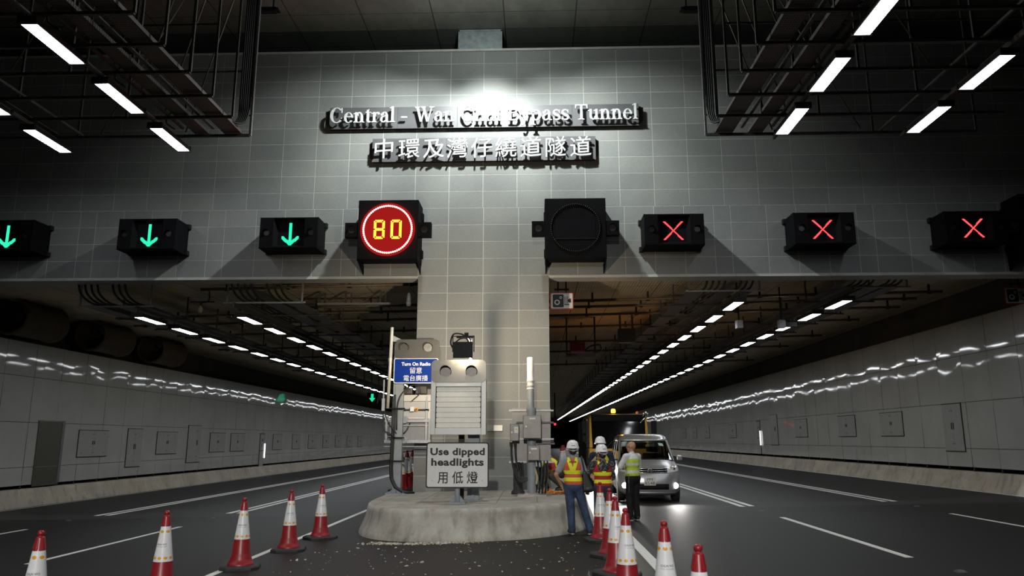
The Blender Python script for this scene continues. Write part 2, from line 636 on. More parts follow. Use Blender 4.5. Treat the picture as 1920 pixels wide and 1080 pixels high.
# tunnel soffits follow the cross-fall
for (xa, xb) in ((-17.3, -3.04), (0.34, 14.4)):
    b = MB(); z = 6.28
    b.hexa([(xa, 19.5, z + gz(xa)), (xb, 19.5, z + gz(xb)), (xb, 19.5, 7.2), (xa, 19.5, 7.2)],
           [(xa, 262, z + gz(xa)), (xb, 262, z + gz(xb)), (xb, 262, 7.2), (xa, 262, 7.2)])
    o = fix_normals(b.build('ceiling', SOFFIT)); struct(o)

# traffic island with a flared concrete face
ISLB = [(-3.78, 262), (-3.78, 22), (-3.78, 18.0), (-3.74, 16.6), (-3.55, 15.5), (-3.25, 14.75), (-2.75, 14.22), (-2.1, 13.95), (-1.2, 13.88), (-0.4, 14.02),
        (0.25, 14.4), (0.75, 15.0), (1.05, 15.8), (1.22, 16.8), (1.30, 18.0), (1.32, 22), (1.32, 262)]
ISLH = 0.55


def m_pavers():
    t = NT('island_paving'); v = t.coord(); s = t.sep(v)
    n = t.noise(v, 1.6, 7, 0.7); n2 = t.noise(v, 9, 5, 0.7)
    c = t.ramp(n, [(0.3, (0.24, 0.225, 0.19)), (0.7, (0.43, 0.41, 0.36))])
    c = t.mix(t.math('MULTIPLY', t.math('SUBTRACT', n2, 0.52, True), 2.5, True), c, (0.12, 0.11, 0.09))
    def joint(x, p, w): return t.math('LESS_THAN', t.math('FRACT', t.math('DIVIDE', t.math('ADD', x, 40.0), p), 0), w / p)
    j = t.math('MULTIPLY', t.math('MAXIMUM', joint(s[0], 0.8, 0.016), joint(s[1], 0.8, 0.016)), t.math('GREATER_THAN', s[1], 15.2))
    c = t.mix(t.math('MULTIPLY', j, 0.75), c, (0.07, 0.065, 0.055))
    return t.bsdf(c, 0.8, 0, t.bump(n2, 0.3, 0.01))


def island():
    P = [Vector((x, y, 0)) for x, y in ISLB]
    P = [P[0], P[1]] + spline([tuple(p) for p in P[2:-2]], 4) + [P[-2], P[-1]]
    n = len(P)
    nr = []
    for i in range(n):
        d = (P[min(i + 1, n - 1)] - P[max(i - 1, 0)]).normalized()
        nr.append(Vector((-d.y, d.x, 0)))       # inward
    prof = [(0, -0.12), (0, 0.02), (0.03, 0.09), (0.085, 0.20), (0.13, 0.33), (0.155, 0.46), (0.175, 0.525), (0.22, 0.55)]
    vs = []; fs = []
    m = len(prof)
    for i in range(n):
        for d, h in prof:
            p = P[i] + nr[i] * d
            vs.append((p.x, p.y, gz(p.x) + h))
    for i in range(n - 1):
        for k in range(m - 1):
            fs.append((i * m + k, (i + 1) * m + k, (i + 1) * m + k + 1, i * m + k + 1))
    b = MB(); b.add(vs, fs, 0, True)
    top = [i * m + m - 1 for i in range(n)]
    b.add([vs[i] for i in top], [tuple(range(n))], 1)
    return struct(b.build('traffic_island', [ISL, ISLTOP]))


ISLTOP = m_pavers()
fix_normals(island())
# ------------------------------------------------------------------ lettering
def text_data(s, size, extrude=0.0, bold=0.0, spacing=1.0):
    """outline text as a mesh in the x,z plane, facing -y, centred on x, baseline at z = 0"""
    c = bpy.data.curves.new('text', 'FONT')
    c.body = s; c.size = size; c.extrude = extrude; c.offset = bold; c.space_character = spacing
    c.align_x = 'CENTER'; c.resolution_u = 3
    o = bpy.data.objects.new('text', c); C.objects.link(o)
    dg = bpy.context.evaluated_depsgraph_get()
    me = bpy.data.meshes.new_from_object(o.evaluated_get(dg))
    bpy.data.objects.remove(o); bpy.data.curves.remove(c)
    me.transform(Matrix.Rotation(PI / 2, 4, 'X'))
    return me


def fit_text(me, w=None, h=None):
    xs = [v.co.x for v in me.vertices]; zs = [v.co.z for v in me.vertices]
    sx = w / (max(xs) - min(xs)) if w else None
    sz = h / (max(zs) - min(zs)) if h else None
    sx = sx or sz or 1; sz = sz or sx
    cx = (max(xs) + min(xs)) / 2
    me.transform(Matrix.Diagonal((sx, 1, sz, 1)) @ Matrix.Translation((-cx, 0, 0)))
    return me


def put_text(s, parent, loc, size, mat, name='lettering', extrude=0.001, bold=0.0, w=None, h=None, spacing=1.0, rx=0.0, rz=0.0):
    me = text_data(s, size, extrude, bold, spacing)
    if w or h: fit_text(me, w, h)
    me.materials.clear(); me.materials.append(mat)
    o = bpy.data.objects.new(name, me); C.objects.link(o)
    o.parent = parent; o.location = loc; o.rotation_euler = (rx, 0, rz)
    return o


# serif letters drawn as stems, bowls and serifs (unit: cap height 0.66)
def serif_glyph(ch):
    P = []          # polygons
    TH = 0.105; HL = 0.038; XH = 0.46; CH = 0.67; AS = 0.70
    def rect(x0, x1, y0, y1): P.append([(x0, y0), (x1, y0), (x1, y1), (x0, y1)])
    def ser(xc, y, w=0.125, up=True):
        t = HL * 0.85
        if up: P.append([(xc - w, y), (xc + w, y), (xc + w, y + t * .7), (xc + .07, y + t * 1.7), (xc - .07, y + t * 1.7), (xc - w, y + t * .7)])
        else: P.append([(xc - w, y - t * .7), (xc - .07, y - t * 1.7), (xc + .07, y - t * 1.7), (xc + w, y - t * .7), (xc + w, y), (xc - w, y)])
    def flag(xc, y): P.append([(xc - TH / 2 - .085, y - .055), (xc - TH / 2 - .08, y - .075), (xc - TH / 2 + .01, y - .085), (xc + TH / 2, y), (xc + TH / 2 - .01, y)])
    def ring(cx, cy, rx, ry, ix, iy, a0, a1, n=22, sh=0.0):
        for i in range(n):
            a = R(a0 + (a1 - a0) * i / n); c = R(a0 + (a1 - a0) * (i + 1) / n)
            P.append([(cx + rx * math.cos(a), cy + ry * math.sin(a)), (cx + rx * math.cos(c), cy + ry * math.sin(c)),
                      (cx + sh + ix * math.cos(c), cy + iy * math.sin(c)), (cx + sh + ix * math.cos(a), cy + iy * math.sin(a))])
    def strip(pts):
        """pts: (x, y, half width) joined by quads"""
        for i in range(len(pts) - 1):
            a = Vector(pts[i][:2]); c = Vector(pts[i + 1][:2]); d = (c - a).normalized(); nn = Vector((-d.y, d.x))
            p = a + nn * pts[i][2]; q = a - nn * pts[i][2]; r = c - nn * pts[i + 1][2]; s = c + nn * pts[i + 1][2]
            P.append([tuple(q), tuple(r), tuple(s), tuple(p)])
    def dot(cx, cy, r): P.append([(cx + r * math.cos(2 * PI * i / 14), cy + r * math.sin(2 * PI * i / 14)) for i in range(14)])
    def diag(x0, y0, x1, y1, w): P.append([(x0 - w / 2, y0), (x0 + w / 2, y0), (x1 + w / 2, y1), (x1 - w / 2, y1)][:: 1 if y1 > y0 else -1])
    def nshape(x, tall=False):
        c0 = x + .13; c1 = x + .41
        rect(c0 - TH / 2, c0 + TH / 2, 0, AS if tall else XH); flag(c0, AS if tall else XH); ser(c0, 0); ser(c1, 0)
        rect(c1 - TH / 2, c1 + TH / 2, 0, 0.30)
        ring((c0 + c1) / 2 + .02, .27, .17 + .003, .20, .068, .145, 0, 165)
    adv = 0.5
    if ch == 'C':
        ring(.34, .335, .32, .35, .205, .31, 42, 318, 34, .01); rect(.565, .60, .44, .665); rect(.55, .60, .19, .215); strip([(.57, .62, .02), (.52, .60, .03)]); adv = .68
    elif ch == 'e':
        ring(.24, .225, .22, .24, .115, .205, 0, 325, 30, .01); rect(.05, .45, .245, .285); adv = .48
    elif ch == 'n': nshape(0); adv = .56
    elif ch == 'h': nshape(0, True); adv = .56
    elif ch == 't':
        rect(.09, .09 + TH, .09, .56); P.append([(.02, .43), (.195, .60), (.195, .43)]); rect(.02, .30, .43, .465); ring(.20, .11, .11, .12, .01, .075, 180, 325, 10); adv = .32
    elif ch == 'r':
        rect(.13 - TH / 2, .13 + TH / 2, 0, XH); flag(.13, XH); ser(.13, 0); ring(.29, .26, .16, .20, .105, .15, 60, 170, 10); dot(.345, .40, .055); adv = .40
    elif ch == 'a':
        rect(.29, .29 + TH, .06, .34); ring(.235, .31, .16, .155, .055, .12, 0, 170, 14); dot(.10, .345, .05)
        ring(.19, .135, .165, .145, .065, .10, 75, 330, 20); strip([(.21, .265, .02), (.34, .31, .02)]); ring(.40, .07, .09, .08, .02, .045, 190, 330, 8); adv = .49
    elif ch == 'l': rect(.13 - TH / 2, .13 + TH / 2, 0, AS); flag(.13, AS); ser(.13, 0); adv = .27
    elif ch == 'i': rect(.13 - TH / 2, .13 + TH / 2, 0, XH); flag(.13, XH); ser(.13, 0); dot(.13, .615, .062); adv = .27
    elif ch == '-': rect(.03, .30, .18, .25); adv = .34
    elif ch == 'W':
        diag(.10, CH, .30, 0, .115); diag(.30, 0, .46, .60, .05); diag(.40, CH, .62, 0, .115); diag(.62, 0, .82, CH, .05)
        for x in (.10, .40, .82): ser(x, CH, .12, False)
        adv = .93
    elif ch == 'B':
        rect(.10, .10 + TH, 0, CH); ser(.15, 0, .14); ser(.15, CH, .14, False); rect(.15, .34, 0, HL); rect(.15, .33, CH - HL, CH); rect(.15, .35, .335, .37)
        ring(.33, .51, .18, .16, .075, .125, -90, 90, 14); ring(.35, .18, .21, .185, .09, .145, -90, 90, 14); adv = .60
    elif ch == 'y':
        diag(.10, XH, .27, 0, .11); diag(.40, XH, .20, -.16, .045); ser(.10, XH, .11, False); ser(.41, XH, .09, False)
        strip([(.215, -.11, .022), (.17, -.185, .028), (.09, -.19, .03)]); dot(.085, -.165, .05); adv = .48
    elif ch == 'p':
        rect(.13 - TH / 2, .13 + TH / 2, -.21, XH); flag(.13, XH); ser(.13, -.21); ring(.285, .225, .215, .24, .105, .20, -160, 160, 26, -.005); adv = .54
    elif ch == 's':
        pts = []
        for i in range(25):
            t = i / 24
            if t < .5: a = R(20 + (270 - 20) * t * 2); cx, cy, r = .20, .345, .115
            else: a = R(90 - (250) * (t - .5) * 2); cx, cy, r = .20, .118, .12
            w = .02 + .036 * math.sin(PI * t) ** 2
            pts.append((cx + 1.15 * r * math.cos(a), cy + r * .86 * math.sin(a), w))
        strip(pts); rect(.315, .34, .31, .45); rect(.05, .075, .01, .15); adv = .40
    elif ch == 'T':
        rect(.27, .27 + TH, 0, CH); ser(.32, 0, .15); rect(.02, .62, CH - HL * 1.2, CH)
        P.append([(.02, CH), (.02, .50), (.045, .50), (.10, CH)]); P.append([(.62, CH), (.54, CH), (.595, .50), (.62, .50)]); adv = .64
    elif ch == 'u':
        rect(.13 - TH / 2, .13 + TH / 2, .15, XH); flag(.13, XH); flag(.41, XH); rect(.41 - TH / 2, .41 + TH / 2, 0, XH)
        ring(.25, .19, .173, .20, .068, .145, 180, 345); P.append([(.40, 0), (.55, .02), (.55, .045), (.46, .06)]); adv = .56
    return P, adv


def serif_word(word, parent, x0, x1, z, k, y0, y1, mat):
    """word fitted between x0 and x1, one mesh per letter"""
    gl = [serif_glyph(c) for c in word]
    tot = sum(a for _, a in gl)
    sx = (x1 - x0) / tot; x = x0
    for (P, a) in gl:
        b = MB()
        for i, poly in enumerate(P):
            e = (i % 7) * 0.0006
            b.prism([(q[0] * sx, q[1] * k) for q in poly], y0 - e, y1)
        o = fix_normals(b.build('letter', mat, parent)); o.location = (x, 0, z)
        x += a * sx


LETT = plain('polished_letter', (0.74, 0.75, 0.76), 0.3, 0.25, var=0.05)
PLATE = plain('steel_name_plate', (0.10, 0.10, 0.107), 0.45, 0.25, var=0.08, scale=2)


def name_board(label, x0, x1, z0, z1, cuts):
    t = thing('name_board', label, 'sign', ((x0 + x1) / 2, WY - 0.012, z0))
    cx = (x0 + x1) / 2
    e = [x0] + cuts + [x1]
    for a, c in zip(e, e[1:]):
        b = MB(); b.box(a - cx + .003, c - cx - .003, -0.10, -0.085, 0, z1 - z0)
        for q in (a - cx + .12, c - cx - .12):
            for h in (.05, z1 - z0 - .05): b.cyl((q, -.085, h), (q, -.104, h), .012, n=8)
        b.build('plate', PLATE, t)
    b = MB()
    b.box(x0 - cx + .02, x1 - cx - .02, -.085, -.0, 0.0, .03); b.box(x0 - cx + .02, x1 - cx - .02, -.085, 0, z1 - z0 - .03, z1 - z0)
    b.build('backing_rail', BLACK, t)
    return t


t = name_board('long steel board with raised roman letters naming the bypass tunnel', -5.56, 2.81, 9.99, 10.61, [-3.70, -2.08, -0.80, 1.02])
zc = 10.12 - 9.99
for w, a, c in (('Central', -5.52, -3.74), ('-', -3.60, -3.40), ('Wan', -3.20, -2.13), ('Chai', -1.98, -0.88), ('Bypass', -0.73, 0.94), ('Tunnel', 1.08, 2.77)):
    serif_word(w, t, a + 1.375, c + 1.375, zc, 0.64, -0.235, -0.195, LETT)
t = name_board('shorter steel board with raised Chinese characters below the roman one', -4.36, 1.63, 9.04, 9.70, [-2.36, -0.36])
for ch, x in zip('中環及灣仔繞道隧道', (-4.02, -3.34, -2.68, -2.05, -1.40, -0.76, -0.10, 0.55, 1.22)):
    me = text_data(ch, 0.60, 0.02, 0.0)
    sh = Matrix.Identity(4); sh[2][0] = 0.06
    me.transform(sh)
    me.materials.clear(); me.materials.append(LETT)
    o = bpy.data.objects.new('letter', me); C.objects.link(o); o.parent = t
    o.location = (x + 1.365, -0.21, 0.10)

# ------------------------------------------------------------------ lane signals
GREEN = glow('green_led', (0.03, 1.0, 0.50), 1.15)
REDL = glow('red_led', (1.0, 0.045, 0.05), 3.2)
YEL = glow('amber_led', (1.0, 0.62, 0.04), 3.0)
RING = glow('red_ring_led', (1.0, 0.085, 0.07), 60.0)
BOXM = plain('signal_housing', (0.0055, 0.0055, 0.0065), 0.6, var=0.15, scale=5, spec=0.04)
SCR = plain('signal_screen', (0.006, 0.006, 0.008), 0.55, var=0.2, scale=30, spec=0.05)
LENS = plain('dark_lens', (0.02, 0.018, 0.016), 0.3, var=0.2, scale=12, spec=0.25)


def dots(test, x0, x1, z0, z1, st, sz, y, mats, name, parent):
    b = MB()
    nx = int((x1 - x0) / st) + 1; nz = int((z1 - z0) / st) + 1
    for i in range(nx):
        for k in range(nz):
            x = x0 + i * st; z = z0 + k * st
            if test(x, z): b.box(x - sz / 2, x + sz / 2, y - .008, y, z - sz / 2, z + sz / 2)
    return b.build(name, mats, parent)


def visor_lens(x, z, y, r, parent, hood=0.12, lens=LENS, case=BOXM):
    b = MB(); n = 20
    b.cyl((x, y - .004, z), (x, y + .03, z), r * .92, n=20)
    o = b.build('lens', lens, parent)
    h = MB()
    a0, a1 = -30, 210
    for ro, ri in ((r * 1.06, r * .98),):
        vs = []; fs = []
        for i in range(n + 1):
            a = R(a0 + (a1 - a0) * i / n)
            k = hood * (0.35 + 0.65 * max(0, math.sin(a)))
            for rr in (ro, ri):
                for yy in (y + .01, y - k): vs.append((x + rr * math.cos(a), yy, z + rr * math.sin(a)))
        for i in range(n):
            o0 = i * 4; o1 = o0 + 4
            fs += [(o0, o1, o1 + 1, o0 + 1), (o0 + 2, o0 + 3, o1 + 3, o1 + 2), (o0 + 1, o1 + 1, o1 + 3, o0 + 3)]
        h.add(vs, fs, 0, True)
    h.build('visor', case, o)
    return o


def lane_signal(kind):
    t = thing('lane_signal', 'x', 'signal')
    W, H, D = 0.735, 0.40, 0.70
    b = MB()
    yf = -0.75
    # casing with a funnel opening in the middle
    ox, oz0, oz1 = 0.40, -0.36, 0.37; ix, iz0, iz1, dy = 0.32, -0.30, 0.33, 0.14
    b.box(-W, -ox, yf, yf + .02, -H, H); b.box(ox, W, yf, yf + .02, -H, H)
    b.box(-ox, ox, yf, yf + .02, oz1, H); b.box(-ox, ox, yf, yf + .02, -H, oz0)
    o_ = [(-ox, yf, oz0), (ox, yf, oz0), (ox, yf, oz1), (-ox, yf, oz1)]
    i_ = [(-ix, yf + dy, iz0), (ix, yf + dy, iz0), (ix, yf + dy, iz1), (-ix, yf + dy, iz1)]
    b.add(o_ + i_, [(k, (k + 1) % 4, (k + 1) % 4 + 4, k + 4) for k in range(4)])
    b.box(-W - .012, -W, yf, -.10, -H - .01, H + .01); b.box(W, W + .012, yf, -.10, -H - .01, H + .01)
    b.box(-W, W, yf, -.02, H - .015, H); b.box(-W, W, yf + .02, -.02, -H, -H + .015); b.box(-W, W, -.05, -.02, -H, H)
    for s in (-1, 1):
        for k in range(4):
            for z in (H - .05, -H + .05): b.cyl((s * W, yf + .1 + k * .13, z), (s * (W + .018), yf + .1 + k * .13, z), .012, n=6)
    b.build('casing', BOXM, t, 0.004)
    for s in (-1, 1):
        for z in (-1, 1):
            m = MB(); m.box(s * W - .06, s * W + .06, -.12, 0, z * H - .05 - .04 * z, z * H + .07 - .04 * z); m.build('bracket', BLACK, t)
    m = MB(); m.box(-.32, .32, yf + dy, yf + dy + .02, -.31, .34)
    sc = m.build('screen', SCR, t)
    for s in (-1, 1): visor_lens(s * .57, .0, yf, .085, t, 0.09)
    y = yf + dy - .002
    if kind == 'arrow':
        dots(lambda x, z: (abs(x) < .029 and -.24 < z < .29) or (abs(z - (-.265 + abs(x) * .83)) < .052 and abs(x) < .215 and z < -.055 and z > -.30),
             -.23, .23, -.31, .30, .0185, .0165, y, GREEN, 'green_arrow', t)
    else:
        dots(lambda x, z: min(abs(x - z * .96), abs(x + z * .96)) < .024 and abs(z) < .245, -.26, .26, -.25, .25, .0185, .0165, y, REDL, 'red_cross', t)
    return t


LSX = [-13.68, -9.94, -6.27, 3.49, 7.21, 10.92]
arrow = lane_signal('arrow'); cross = lane_signal('cross')
SL = ['lane control box showing a green down arrow, cut off by the left edge',
      'lane control box showing a green down arrow, middle one of three on the left',
      'lane control box showing a green down arrow, next to the lit speed limit sign',
      'lane control box showing a red cross, next to the blank round sign',
      'lane control box showing a red cross, middle one of three on the right',
      'lane control box showing a dim red cross, outermost on the right']
for i, x in enumerate(LSX):
    src = arrow if i < 3 else cross
    o = src if i in (0, 3) else dup(src, (0, 0, 0))
    o.location = (x, WY - .012, 6.92); o['label'] = SL[i]; o['group'] = 'lane signals over the portal'


def speed_sign(label, x, lit, loc_z=6.98, full=True):
    t = thing('speed_sign', label, 'sign', (x, WY - .012, loc_z), group='variable speed limit signs over the portal')
    W = .76; H = .775; yf = -.75
    b = MB()
    b.box(-W, W, yf, yf + .03, -H, H); b.box(-W, W, yf + .03, -.22, -H, H)
    b.box(-W - .01, -W + .01, yf + .02, -.02, -H - .02, H); b.box(W - .01, W + .01, yf + .02, -.02, -H - .02, H)
    for s in (-1, 1):
        b.add([(s * W, yf, -H), (s * W, -.02, -H), (s * W, -.02, -H - .25), (s * W * .97, yf, -H), (s * W * .97, -.02, -H), (s * W * .97, -.02, -H - .25)],
              [(0, 1, 2), (5, 4, 3), (0, 2, 5, 3), (1, 4, 5, 2), (0, 3, 4, 1)])
        for z in (.5, -.5): b.box(s * W - .03, s * W + .05, -.16, 0, z - .1, z + .1)
    b.build('casing', BOXM, t, .004)
    for s in (-1, 1):
        m = MB(); m.box(s * W, s * (W + .34), yf + .02, yf + .20, -.19, .19); w = m.build('beacon_box', BOXM, t, .004)
        visor_lens(s * (W + .17), .0, yf + .02, .10, t, 0.06)
    RR = .615
    m = MB()
    n = 72
    for i in range(n):
        a = 2 * PI * i / n
        m.ball((RR * math.cos(a), yf - .02, RR * math.sin(a)), (.022, .03, .022), 8, 4)
    m.build('led_ring', RING if lit else LENS, t)
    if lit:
        m = MB(); m.cyl((0, yf - .0015, 0), (0, yf, 0), .70, n=64, smooth=False); m.build('red_halo_disc', glow('red_halo_glow', (1.0, .03, .03), .36), t)  # evenly glowing red disc stands in for the halo around the ring LEDs
    if lit:
        def digit(cx, segs):
            w, h, s = .125, .235, .034
            b = MB()
            def dot(x, z): b.box(cx + x - .014, cx + x + .014, yf - .012, yf - .002, z - .014, z + .014)
            for lay in (0, 1):
                ww = w - lay * s; hh = h - lay * s
                k = -ww + s
                while k < ww - s * .5:
                    dot(k, hh + .0); dot(k, -hh)
                    k += s
                q = -hh + s
                while q < hh - s * .5:
                    if 'm' in segs and abs(q) < s * .6 and lay == 0: q += s; continue
                    dot(-ww, q); dot(ww, q); q += s
            if 'm' in segs:
                k = -w + 2 * s
                while k < w - s: dot(k, s * .5); dot(k, -s * .5); k += s
            return b
        digit(-.215, 'm').build('digit', YEL, t); digit(.215, '').build('digit', YEL, t)
    else:
        m = MB(); m.box(-.5, .5, yf - .006, yf, -.25, .25); m.build('dark_matrix', SCR, t)
        m = MB(); m.box(-.5, .5, yf - .02, yf, -.29, -.265); m.build('ledge', BLACK, t)
    return t


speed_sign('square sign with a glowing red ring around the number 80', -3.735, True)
speed_sign('unlit black square sign with a dead round ring, right of centre', 1.02, False)
speed_sign('unlit black square sign in shadow at the far right edge', 12.80, False)

# ------------------------------------------------------------------ signs on the island
def rounded(w, h, r, n=5):
    P = []
    for cx, cz, a0 in ((w / 2 - r, h / 2 - r, 0), (-w / 2 + r, h / 2 - r, 90), (-w / 2 + r, -h / 2 + r, 180), (w / 2 - r, -h / 2 + r, 270)):
        for i in range(n + 1):
            a = R(a0 + 90 * i / n); P.append((cx + r * math.cos(a), cz + r * math.sin(a)))
    return P


def igz(x): return gz(x) + ISLH


BEACON = plain('bronze_beacon_plate', (0.17, 0.158, 0.135), 0.36, 0.45, var=0.1, scale=3)
BEACON2 = plain('dark_beacon_plate', (0.075, 0.07, 0.062), 0.45, 0.3, var=0.15, scale=3)


def post_base(b, x, y, z, w, mat=0, gusset=True):
    b.box(x - w, x + w, y - w, y + w, z - .01, z + .02, mat)
    if gusset:
        for a in range(4):
            dx, dy = ((1, 0), (-1, 0), (0, 1), (0, -1))[a]
            b.add([(x + dx * .04, y + dy * .04, z + .02), (x + dx * w * .9, y + dy * w * .9, z + .02), (x + dx * .04, y + dy * .04, z + .16),
                   (x + dx * .04 + dy * .01, y + dy * .04 + dx * .01, z + .02), (x + dx * w * .9 + dy * .01, y + dy * w * .9 + dx * .01, z + .02), (x + dx * .04 + dy * .01, y + dy * .04 + dx * .01, z + .16)],
                  [(0, 1, 2), (5, 4, 3), (0, 3, 4, 1), (1, 4, 5, 2), (2, 5, 3, 0)], mat)
            b.cyl((x + (1 if a % 2 else -1) * w * .75, y + (1 if a < 2 else -1) * w * .75, z + .02), (x + (1 if a % 2 else -1) * w * .75, y + (1 if a < 2 else -1) * w * .75, z + .05), .015, n=6, mat=mat)


# dipped headlights sign
zb = igz(-1.5)
t = thing('traffic_sign', 'white board with black border reading Use dipped headlights, on a short post', 'sign', (-1.575, 15.35, zb))
y = -.05
m = MB(); m.prism(rounded(1.255, .89, .05), y, y + .012); b1 = m.build('border', INK, t); b1.location = (0, 0, .735)
m = MB(); m.prism(rounded(1.205, .84, .035), y - .003, y); f = m.build('sign_face', WHITE, t); f.location = (0, 0, .735)
put_text('Use dipped', f, (.0, y - .004, .20), .3, INK, w=1.09, h=.185, bold=.011, spacing=1.06)
put_text('headlights', f, (.0, y - .004, -.006), .3, INK, w=1.05, h=.19, bold=.011, spacing=1.06)
put_text('用 低 燈', f, (0.01, y - .004, -.335), .3, INK, w=.80, h=.24, bold=.003)
m = MB()
for q in (-.5, 0, .5): m.cyl((q, y - .006, -.30), (q, y, -.30), .01, n=6)
m.build('bolt', STEEL, f)
m = MB(); m.cyl((0, .03, 0), (0, .03, 1.0), .052, n=14); m.build('post', POSTG, t)
m = MB(); post_base(m, 0, .03, 0, .17); m.build('base_plate', POSTG, t)
m = MB(); m.box(-.24, .24, -.16, .20, -.06, .0); m.build('plinth', ISLTOP, t)
m = MB(); m.box(-.55, .55, y + .012, .0, .95, .99); m.box(-.55, .55, y + .012, .0, .42, .46); m.build('rail', GALV, t)

# variable message sign with shutters
t = thing('message_sign', 'tall grey shutter sign with two round beacons on top, behind the dipped headlights sign', 'sign', (-1.61, 15.70, igz(-1.6)))
z0 = 1.85 - igz(-1.6)
W = .575; Ht = 1.135
m = MB()
for a in ((-W, -.475, 0, Ht), (.475, W, 0, Ht), (-.475, .475, 0, .14), (-.475, .475, Ht - .15, Ht)):
    m.box(a[0], a[1], -.05, .22, z0 + a[2], z0 + a[3])
m.box(-.475, .475, .16, .22, z0 + .14, z0 + Ht - .15)
m.build('frame', ALU, t, .006)
m = MB()
sh = (Ht - .29) / 8
for k in range(8):
    zz = z0 + .14 + sh * k
    m.hexa([(-.46, -.020, zz + .002), (.46, -.020, zz + .002), (.46, .02, zz + .002), (-.46, .02, zz + .002)],
           [(-.46, -.016, zz + sh - .002), (.46, -.016, zz + sh - .002), (.46, .01, zz + sh - .002), (-.46, .01, zz + sh - .002)])
m.build('shutter', CREAM, t)
m = MB()
for s in (-1, 1):
    m.box(s * .475 - .01, s * .475 + .01, -.03, .02, z0 + .14, z0 + Ht - .15)
    for k in range(9): m.box(s * .47 - .02, s * .47 + .02, -.035, 0, z0 + .13 + sh * k, z0 + .15 + sh * k)
m.box(-.475, .475, -.03, .02, z0 + .13, z0 + .145); m.box(-.475, .475, -.03, .02, z0 + Ht - .155, z0 + Ht - .145)
m.build('shutter_track', BLACK, t)
m = MB(); m.prism(rounded(1.15, .47, .10), -.06, -.045)
for q in (-.5, -.26, .26, .5): m.cyl((q, -.066, -.02), (q, -.06, -.02), .012, n=8)
bp = m.build('beacon_plate', BEACON, t, .003); bp.location = (0, 0, z0 + Ht + .17)
for s in (-1, 1): visor_lens(s * .27, -.01, -.06, .115, bp, .14, plain('bronze_lens', (0.17, 0.16, 0.145), 0.4, 0.3, var=.1), BEACON2)
m = MB(); m.box(.18, .42, .24, .44, 0, z0 + Ht + .2); m.box(.27, .33, .2, .46, 0.0, 1.0); m.build('post', POSTG, t)
m = MB(); post_base(m, .30, .34, 0, .20); m.build('base_plate', POSTG, t)
m = MB(); m.box(.0, .62, .08, .66, -.05, .015); m.build('plinth', ISL, t)
m = MB(); m.box(-.02, .10, .30, .40, 0, z0 + .1); m.build('side_post', DARKM, t)

# floodlight facing the portal on a bracket above the message sign
t = thing('floodlight', 'black box floodlight with cable loops above the shutter sign, aimed at the tiled pier', 'floodlight', (-1.48, 15.24, 3.54))
m = MB()
m.hexa([(-.20, -.10, -.165), (.20, -.10, -.165), (.17, .10, -.13), (-.17, .10, -.13)], [(-.205, -.10, .165), (.205, -.10, .165), (.18, .10, .15), (-.18, .10, .15)])
m.box(-.03, .03, -.104, -.10, -.12, -.105)
m.build('housing', BLACK, t, .02)
m = MB(); m.box(-.16, .16, .10, .108, -.12, .13); m.build('glass', glow('floodlight_glass', (1, .86, .6), 6), t)
m = MB(); m.box(-.225, -.21, -.02, .03, -.03, .30); m.box(.21, .225, -.02, .03, -.03, .30); m.box(-.225, .225, -.02, .03, .285, .30)
m.box(-.14, .20, -.05, .05, .255, .295); m.box(.02, .10, -.04, .04, .30, .36); m.build('yoke', BLACK, t)
m = MB(); m.box(.065, .085, .03, .86, .28, .30); m.build('arm', GALV, t)
m = MB(); m.box(.055, .10, .80, .86, -.6, .34); m.build('mast', GALV, t)
m = MB(); m.tube(spline([(-.2, 0, .02), (-.26, -.02, .16), (-.2, -.03, .33), (-.05, 0, .34), (.03, 0, .29)], 5), .018)
m.tube(spline([(-.19, .02, .0), (-.2, -.03, .1), (-.08, -.06, .22), (.06, -.05, .24), (.12, -.05, .12), (.13, .0, .02)], 5), .014)
m.tube(spline([(.08, 0, .28), (.15, -.03, .2), (.16, -.02, .05)], 5), .014); m.build('cable', CABLE, t)

# radio sign on the left column
X0 = -3.36
t = thing('traffic_sign', 'blue board reading Turn On Radio with a dark twin beacon plate above it', 'sign', (-2.95, 18.42, 0))
m = MB(); m.prism(rounded(1.10, .62, .05), -.02, -.006); bd = m.build('border', WHITEINK, t); bd.location = (0, 0, 3.415)
m = MB(); m.prism(rounded(1.06, .58, .035), -.024, -.018); fc = m.build('sign_face', BLUE, t); fc.location = (0, 0, 3.415)
put_text('Turn On Radio', fc, (0, -.026, .125), .13, WHITEINK, w=.72, bold=.004)
put_text('留意', fc, (0.0, -.026, -.055), .16, WHITEINK, w=.30, bold=.0)
put_text('電台廣播', fc, (0, -.026, -.24), .16, WHITEINK, w=.60, bold=.0)
m = MB(); m.prism(rounded(1.08, .47, .09), -.03, -.015)
for q in (-.25, -.05, .15): m.cyl((q, -.036, .12), (q, -.03, .12), .01, n=6)
bp = m.build('beacon_plate', BEACON2, t, .003); bp.location = (.03, 0, 3.955)
visor_lens(-.33, .03, -.03, .115, bp, .12, BEACON2, BEACON2); visor_lens(.26, .03, -.03, .115, bp, .12, plain('pale_lens', (.25, .24, .22), .3, var=.3, scale=20), BEACON2)
m = MB(); m.box(-.5, .5, -.006, .03, 3.2, 3.24); m.box(-.5, .5, -.006, .03, 3.6, 3.64); m.box(-.5, .5, -.015, .03, 3.9, 3.94); m.build('rail', GALV, t)

